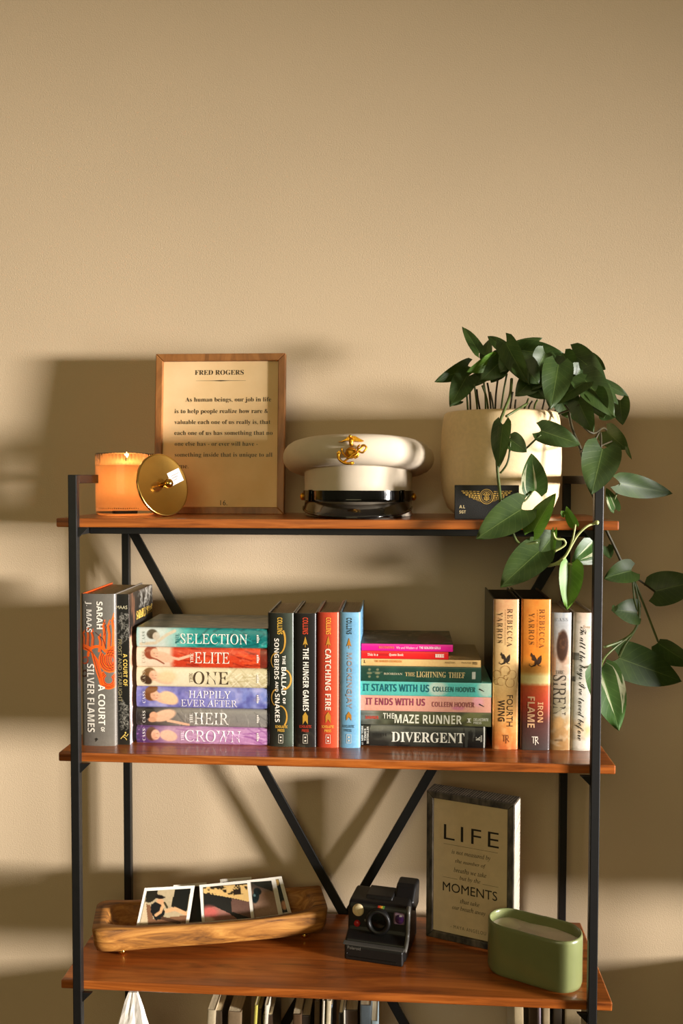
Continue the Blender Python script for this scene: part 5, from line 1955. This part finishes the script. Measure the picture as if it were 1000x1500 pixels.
def c4(x, y):
    return (190 + x / 6.667, 1270 + y / 6.667)


def c5(x, y):
    return (280 + x / 5.882, 1270 + y / 5.882)


def art_p1(A):
    A.fill((176, 158, 124)).noise(9, 91, (160, 140, 108), .4, .8, .5)
    A.poly([c4(165, 235), c4(275, 228), c4(268, 300), c4(200, 350), c4(150, 340)], (34, 32, 24))
    A.poly([c4(440, 215), c4(598, 208), c4(560, 420), c4(545, 445), c4(405, 385)], (24, 26, 22))
    A.poly([c4(110, 350), c4(160, 350), c4(175, 565), c4(95, 572)], (196, 176, 140))
    A.poly([c4(160, 365), c4(200, 370), c4(230, 510), c4(560, 470), c4(548, 552), c4(180, 562)], (120, 84, 58))
    A.ell(*c4(300, 340), 6, 4.5, (196, 150, 108), 30)
    A.ell(*c4(292, 292), 6.5, 3, (22, 20, 18), 8)
    A.line([c4(300, 300), c4(342, 296)], 1.6, (24, 22, 20))
    A.poly([c4(205, 370), c4(250, 338), c4(310, 372), c4(345, 440), c4(320, 510), c4(250, 520), c4(205, 440)], (24, 24, 24))
    A.line([c4(255, 470), c4(300, 440), c4(325, 370)], 4.2, (206, 158, 112))
    A.line([c4(340, 350), c4(365, 395)], 3.0, (60, 54, 36))
    A.line([c4(360, 430), c4(440, 408), c4(545, 455)], 5.5, (206, 158, 112))
    A.line([c4(320, 500), c4(400, 520), c4(480, 545)], 5, (74, 50, 36))


def art_p2(A):
    A.fill((26, 26, 24)).ell(296, 1311, 4, 8, (190, 140, 100), 0, 0.4).ell(292, 1335, 5, 12, (20, 30, 32), 0, .4)


def art_p3(A):
    A.fill((34, 34, 30))
    A.poly([c5(100, 170), c5(490, 150), c5(500, 300), c5(345, 265), c5(105, 225)], (214, 176, 110))
    A.noise(5, 93, (40, 34, 24), 0.5, 0.62, 0.95, mask=(A.Y < 1270 + 235 / 5.882))
    A.poly([c5(360, 195), c5(425, 190), c5(430, 235), c5(365, 245)], (44, 36, 26))
    A.poly([c5(345, 270), c5(500, 300), c5(515, 440), c5(350, 385)], (104, 76, 64))
    A.poly([c5(110, 370), c5(200, 340), c5(330, 400), c5(400, 450), c5(110, 480)], (150, 104, 90))
    A.ell(*c5(160, 390), 12, 9, (190, 96, 86), 10, 0.7)
    A.ell(*c5(150, 455), 8, 4, (206, 176, 150), 0, 0.7)


def art_p4(A):
    A.grad('y', [(1285, (40, 42, 36)), (1298, (60, 52, 44)), (1308, (150, 116, 94)), (1342, (164, 132, 110))])
    A.poly([c5(515, 130), c5(690, 120), c5(700, 210), c5(560, 160)], (34, 36, 30))
    A.ell(*c5(570, 210), 6, 5, (24, 34, 34), 30)
    A.ell(*c5(555, 260), 5, 9, (22, 40, 44), 10)
    A.ell(*c5(545, 245), 1.8, 1.8, (110, 140, 140))


def art_p5(A):
    A.fill((24, 34, 34)).ell(*c5(740, 135), 3, 5, (200, 160, 90), 0, .4).ell(*c5(798, 330), 4.5, 7, (206, 152, 116), -10, .4)


def art_dark(A):
    A.fill((40, 36, 30)).noise(9, 97, (110, 90, 66), .5, .8, .6)


photo('instant photo at the back, only its white top edge showing behind the others', [(322, 1288), (368, 1284.5), (372, 1342), (325, 1346)], [(326, 1292), (365, 1289), (368, 1338), (328, 1341)], 0.160, art_dark)
photo('instant photo with a dark picture showing between two lighter ones', [(254, 1296.5), (302.5, 1292.5), (306, 1351), (246, 1355)], [(262, 1300), (299, 1297.5), (301.5, 1350), (256, 1352)], 0.151, art_p2)
photo('instant photo at the right end of the row with a dark teal picture', [c5(625, 97), c5(778, 80), c5(875, 440), c5(690, 465)], [c5(650, 118), c5(752, 104), c5(830, 388), c5(705, 405)], 0.143, art_p5)
photo('instant photo with a pinkish tan blur and a dark corner', [c5(480, 114), c5(722, 88), c5(795, 432), c5(520, 462)], [c5(515, 130), c5(690, 118), c5(750, 410), c5(545, 436)], 0.136, art_p4)
photo('instant photo with a room picture, pink and dark, in the middle of the row', [c5(70, 155), c5(505, 112), c5(542, 445), c5(92, 482)], [c5(104, 175), c5(482, 140), c5(514, 440), c5(116, 470)], 0.129, art_p3)
photo('instant photo of a person in a black cap sitting and drinking', [c4(145, 205), c4(635, 180), c4(575, 560), c4(60, 590)], [c4(170, 235), c4(596, 210), c4(545, 552), c4(95, 568)], 0.122, art_p1)

# ------------------------------------------------------------------ instant camera
m_cam = mat('black_plastic', (20, 19, 18), 0.45, var=0.15, scale=120, bump=0.08, bscale=900)
m_cam_g = mat('gloss_plastic', (12, 12, 12), 0.15, var=0.1)
ca, cb = onZ(503, 1404, Z3), onZ(592, 1417, Z3)
cdir = cb - ca
CW = cdir.length
cang = math.atan2(cdir.y, cdir.x)
icam = thing('instant_camera', 'black instant camera with a small rainbow stripe on the shelf', 'camera', (ca.x, ca.y, Z3), (0, 0, cang))


def side_prism(name, pts, x0, x1, mt, bevel, parent=icam, seg=3):
    """profile pts (y,z) extruded along x"""
    bm = bmesh.new()
    a = [bm.verts.new((x0, y, z)) for y, z in pts]
    b = [bm.verts.new((x1, y, z)) for y, z in pts]
    n = len(pts)
    bm.faces.new(a)
    bm.faces.new(b[::-1])
    for i in range(n):
        bm.faces.new((a[i], b[i], b[(i + 1) % n], a[(i + 1) % n]))
    return from_bm(name, bm, mt, parent, bevel=bevel, seg=seg, angle=25)


HB = 0.0855
side_prism('body', [(0.012, 0.0), (0.006, 0.030), (0.026, 0.040), (0.030, 0.078), (0.036, 0.084), (0.090, HB), (0.104, 0.062), (0.112, 0.032), (0.112, 0.0)], 0.0, CW, m_cam, 0.005)
fdoor = side_prism('film_door', [(-0.004, 0.001), (-0.004, 0.0255), (0.008, 0.029), (0.012, 0.001)], 0.002, CW - 0.002, m_cam, 0.003)
side_prism('film_slot', [(-0.0045, 0.0070), (-0.0045, 0.0086), (-0.003, 0.0086), (-0.003, 0.0070)], 0.010, CW - 0.012, m_cam_g, 0.0003)
side_prism('front_lip', [(-0.0045, 0.0262), (-0.0045, 0.0282), (0.002, 0.0306), (0.004, 0.029)], 0.0, CW, mat('grey_edge', (74, 72, 68), 0.35, var=0.1), 0.0008)
# upper face parts: the face plane runs (y .026, z .046) -> (y .030, z .088)


def face(x, z):
    return Vector((x, 0.026 + (z - 0.040) * 0.105 - 0.0002, z))


Mf = lambda x, z: Matrix.Translation(face(x, z)) @ Matrix.Rotation(math.radians(90 - 5.4), 4, 'X')
lathe('flash', [(0.0003, 0.0035), (0.007, 0.0032), (0.0092, 0.0022), (0.0100, 0.0006), (0.0100, -0.002)], mat('flash_lens', (226, 206, 160), 0.18, var=0.12, scale=200, coat=0.5), icam, 28, M=Mf(0.0175, 0.0705), sx=1.0, sy=1.0)
lathe('shutter_button', [(0.0003, 0.0040), (0.004, 0.0037), (0.0052, 0.0024), (0.0054, -0.001)], mat('red_button', (176, 34, 34), 0.35, var=0.08), icam, 24, M=Mf(0.0165, 0.0490))
lens = lathe('lens_barrel', [(0.021, -0.004), (0.021, 0.006), (0.0195, 0.009), (0.015, 0.0095), (0.0135, 0.006), (0.0125, 0.004)], m_cam, icam, 48, M=Mf(CW * 0.52, 0.0575))
lathe('lens_glass', [(0.0003, 0.0052), (0.008, 0.0048), (0.0126, 0.0038)], m_cam_g, lens, 32, M=Mf(CW * 0.52, 0.0575))
sphere('focus_dot', face(CW * 0.30, 0.056) + Vector((0, -0.001, 0)), 0.0022, mat('grey_dot', (110, 108, 100), 0.3), icam, 12, 8)
bm = bmesh.new()
bm_box(bm, -0.0095, -0.0095, -0.002, 0.0095, 0.0095, 0.0035, Mf(CW * 0.86, 0.0655))
vf = from_bm('viewfinder_window', bm, mat('viewfinder_frame', (120, 96, 112), 0.3, var=0.1), icam, bevel=0.003, seg=3)
lathe('viewfinder_lens', [(0.0003, 0.0052), (0.005, 0.0048), (0.0075, 0.0036)], mat('purple_coating', (58, 26, 74), 0.12, var=0.2, scale=200, coat=0.8), vf, 24, M=Mf(CW * 0.87, 0.0655))
# rainbow stripe running over the front top edge
for k, c in enumerate(((206, 44, 34), (226, 116, 34), (232, 190, 60), (96, 150, 70))):
    x0 = CW * 0.475 + k * 0.0028
    Vr = [face(x0, 0.0700) + Vector((0, -0.0008, 0)), face(x0 + 0.0028, 0.0700) + Vector((0, -0.0008, 0)), Vector((x0 + 0.0056, 0.0312, 0.0815)), Vector((x0 + 0.0028, 0.0312, 0.0815))]
    Vr2 = [v + Vector((0, 0.004, -0.001)) for v in Vr]
    mesh('rainbow_stripe', Vr + Vr2, [(0, 1, 2, 3), (7, 6, 5, 4), (0, 4, 5, 1), (1, 5, 6, 2), (2, 6, 7, 3), (3, 7, 4, 0)], ink(c), icam)
# raised eyepiece hump at the back right, and a grey tube standing in for the highlight on the right edge
side_prism('eyepiece', [(0.056, 0.080), (0.080, 0.096), (0.088, 0.099), (0.114, 0.099), (0.118, 0.092), (0.110, 0.056), (0.080, 0.056)], CW * 0.70, CW + 0.004, m_cam, 0.004)
side_prism('top_ridge', [(0.046, 0.082), (0.052, 0.0885), (0.090, 0.0885), (0.092, 0.082)], CW * 0.25, CW * 0.70, m_cam, 0.002)
tube('side_highlight', spline([(CW + 0.0005, 0.000, 0.026), (CW + 0.001, 0.010, 0.031), (CW + 0.001, 0.021, 0.041), (CW + 0.001, 0.0255, 0.060), (CW + 0.001, 0.029, 0.077), (CW + 0.0, 0.036, 0.083)], 5), 0.0034, mat('highlight_grey', (96, 94, 88), 0.35, var=0.08), icam, 10)
g = Print()
P, Fx = fit_text('Polaroid', 'sans', 0.008, 0.030, 0.0195, 0.0245)
g.add(P, Fx, ink((120, 116, 106)))
g.build('front_lettering', lambda u, v: (u, -0.0044, v + 0.0005), fdoor)
sphere('strap_lug', (0.006, -0.003, 0.012), 0.0022, m_cam_g, icam, 12, 8)

# ------------------------------------------------------------------ block frame with motto
m_bw = mat('worn_black_wood', (98, 88, 72), 0.6, var=0.5, scale=7, stretch=(14, 14, 5), col2=(22, 19, 15), bump=0.3, bscale=60)
m_linen = mat('linen_paper', (222, 198, 160), 0.8, var=0.05, scale=60, bump=0.1, bscale=900)
la, lb = onZ(623.5, 1371, Z3), onZ(751, 1400, Z3)
ld = lb - la
LW = ld.length
lang = math.atan2(ld.y, ld.x)
LH = onY(626.5, 1158, la.y).z - Z3
life = thing('motto_block_frame', 'distressed black box frame with a printed motto beside the green dish', 'picture frame', (la.x, la.y, Z3), (0, 0, lang))
LD, bb = 0.040, 0.0115
mitred_frame(0, LW, 0, LH, bb, LD, m_bw, life)
pnl = box('panel', bb, 0.006, bb, LW - bb, 0.010, LH - bb, m_linen, life)
pw, ph = LW - 2 * bb, LH - 2 * bb
DK = ink((38, 34, 28))
GR = ink((104, 92, 74))
on_l = lambda u, v: (bb + u, 0.0055, bb + v)
for s, sty, u0, u1, vc, hh, c in (('LIFE', 'sans_t', .14, .88, .245, .112, DK), ('is not measured by', 'italic', .25, .77, .388, .042, DK), ('the number of', 'italic', .30, .71, .452, .036, DK), ('breaths we take', 'italic', .28, .72, .516, .036, DK),
                                  ('but by the', 'italic', .36, .64, .574, .040, DK), ('MOMENTS', 'sans', .13, .865, .655, .068, DK), ('that take', 'italic', .37, .63, .742, .034, DK), ('our breath away', 'italic', .26, .71, .802, .044, DK),
                                  ('- MAYA ANGELOU', 'sans_t', .24, .72, .945, .026, GR)):
    g = Print()
    P, Fx = fit_text(s, sty, u0 * pw, u1 * pw, (1 - vc - hh / 2) * ph, (1 - vc + hh / 2) * ph)
    g.add(P, Fx, c)
    g.build('motto_line', on_l, pnl)
for u0, u1, v in ((.14, .87, .335), (.13, .33, .585), (.67, .88, .585)):
    g = Print()
    g.stroke([(u0 * pw, (1 - v) * ph), (u1 * pw, (1 - v) * ph)], 0.0005, GR)
    g.build('thin_rule', on_l, pnl)
# whitewashed edges with scratched diagonal hatching
m_ww = mat('whitewash', (214, 200, 178), 0.7, var=0.08, scale=50)
box('side_facing', LW, 0.003, 0.004, LW + 0.0006, LD - 0.001, LH - 0.003, m_ww, life)
g = Print()
rs = random.Random(8)
z = 0.012
while z < LH - 0.008:
    g.stroke([(0.005, z - 0.006), (LD - 0.003, z + 0.008 + rs.uniform(-.002, .002))], rs.uniform(0.0006, 0.0014), ink((96, 86, 72)))
    z += 0.0052
g.build('side_hatching', lambda u, v: (LW + 0.0009, u, v), life)['kind'] = 'stuff'
g = Print()
x = 0.004
while x < LW - 0.006:
    g.stroke([(x, 0.003), (x + 0.004, LD - 0.003)], rs.uniform(0.0008, 0.0016), ink((150, 138, 116)))
    x += 0.0046
g.build('top_hatching', lambda u, v: (u, v, LH + 0.0003), life)['kind'] = 'stuff'

# ------------------------------------------------------------------ green oblong dish with white wax
m_green = mat('sage_glaze', (118, 124, 80), 0.28, var=0.06, scale=24, coat=0.3)
da, db = Vector((0.256, 0.116, 0)), Vector((0.389, 0.050, 0))
dd = db - da
dang = math.atan2(dd.y, dd.x)
dc = (da + db) / 2
dish = thing('wax_dish', 'sage green oblong ceramic dish filled with white wax', 'dish', (dc.x, dc.y, Z3), (0, 0, dang))
DHL, DHW, DH = 0.0765, 0.0365, 0.0835


def stad(inset, z, step=0.0):
    out = []
    r = DHW - inset
    sl = DHL - DHW
    for k in range(64):
        a = 2 * math.pi * k / 64
        x = (sl if math.cos(a) >= 0 else -sl) + r * math.cos(a)
        y = r * math.sin(a)
        if x < 0.016:
            y *= (1 - step)
        out.append((x, y, z))
    # insert points along the straights so that the overlapping seam shows
    res = []
    for k in range(64):
        p, q_ = out[k], out[(k + 1) % 64]
        res.append(p)
        if abs(p[0] - q_[0]) > 0.03:
            for t in (0.2, 0.38, 0.40, 0.42, 0.7) if p[0] > q_[0] else (0.3, 0.58, 0.60, 0.62, 0.8):
                x = p[0] + (q_[0] - p[0]) * t
                y0 = (r if p[1] > 0 else -r)
                res.append((x, y0 * (1 - step if x < 0.0065 else 1), z))
    return res


rg = [stad(0.006, 0.0), stad(0.0015, 0.002, 0.03), stad(0.0, 0.008, 0.045), stad(0.0, DH - 0.006, 0.045), stad(0.0008, DH - 0.0015, 0.045), stad(0.0025, DH, 0.03), stad(0.0042, DH - 0.0012), stad(0.005, DH - 0.004), stad(0.005, DH - 0.03)]
nd = len(rg[0])
V = [p for r_ in rg for p in r_]
F = []
for i in range(len(rg) - 1):
    for k in range(nd):
        k2 = (k + 1) % nd
        F.append((i * nd + k, i * nd + k2, (i + 1) * nd + k2, (i + 1) * nd + k))
F.append(tuple(range(nd))[::-1])
mesh('dish_body', V, F, m_green, dish, True)
bm = bmesh.new()
zw = DH - 0.016
ring = [bm.verts.new((p[0], p[1], zw + 0.001 * math.sin(p[0] * 90))) for p in stad(0.0052, 0)]
r2 = [bm.verts.new((v.co.x * 0.86, v.co.y * 0.80, zw + 0.0025 * math.sin(v.co.x * 130 + v.co.y * 60) - 0.001)) for v in ring]
r3 = [bm.verts.new((v.co.x * 0.5, v.co.y * 0.35, zw + 0.0018 * math.sin(v.co.x * 100) - 0.002)) for v in ring]
for A0, B0 in ((ring, r2), (r2, r3)):
    for k in range(nd):
        bm.faces.new((A0[k], A0[(k + 1) % nd], B0[(k + 1) % nd], B0[k]))
bm.faces.new(r3)
from_bm('wax', bm, mat('white_wax', (226, 214, 192), 0.5, var=0.05, scale=40, sss=0.2), dish, smooth=True)

# ------------------------------------------------------------------ crumpled white paper on the lower shelf
m_tissue = mat('white_tissue', (226, 218, 204), 0.85, var=0.05, scale=30, bump=0.4, bscale=90)
tY = 0.115
tcx = onY(199, 1480, tY).x
ttop = onY(199, 1452, tY).z
paper = None
V, F = [], []
nl, nk = 22, 26
rs = random.Random(21)
ph_ = [rs.uniform(0, 6.28) for _ in range(6)]
HT = ttop - Z4
for i in range(nl + 1):
    t = i / nl
    R0 = 0.060 * (1 - t) ** 0.8 + 0.0075
    for k in range(nk):
        a = 2 * math.pi * k / nk
        r = R0 * (1 + 0.22 * math.sin(3 * a + ph_[0] + 2 * t) + 0.10 * math.sin(7 * a + ph_[1] - 5 * t) + 0.05 * rs.uniform(-1, 1))
        V.append((r * math.cos(a) + 0.006 * math.sin(5 * t) * (1 - t) - 0.004 * t, 0.7 * r * math.sin(a), t * HT))
for i in range(nl):
    for k in range(nk):
        k2 = (k + 1) % nk
        F.append((i * nk + k, i * nk + k2, (i + 1) * nk + k2, (i + 1) * nk + k))
F.append(tuple(range(nk))[::-1])
F.append(tuple(nl * nk + k for k in range(nk)))
o = mesh('crumpled_paper', V, F, m_tissue)
o.location = (tcx, tY, Z4)
tag(o, 'white crumpled tissue paper peak standing on the lower shelf below the dough bowl', 'tissue paper')
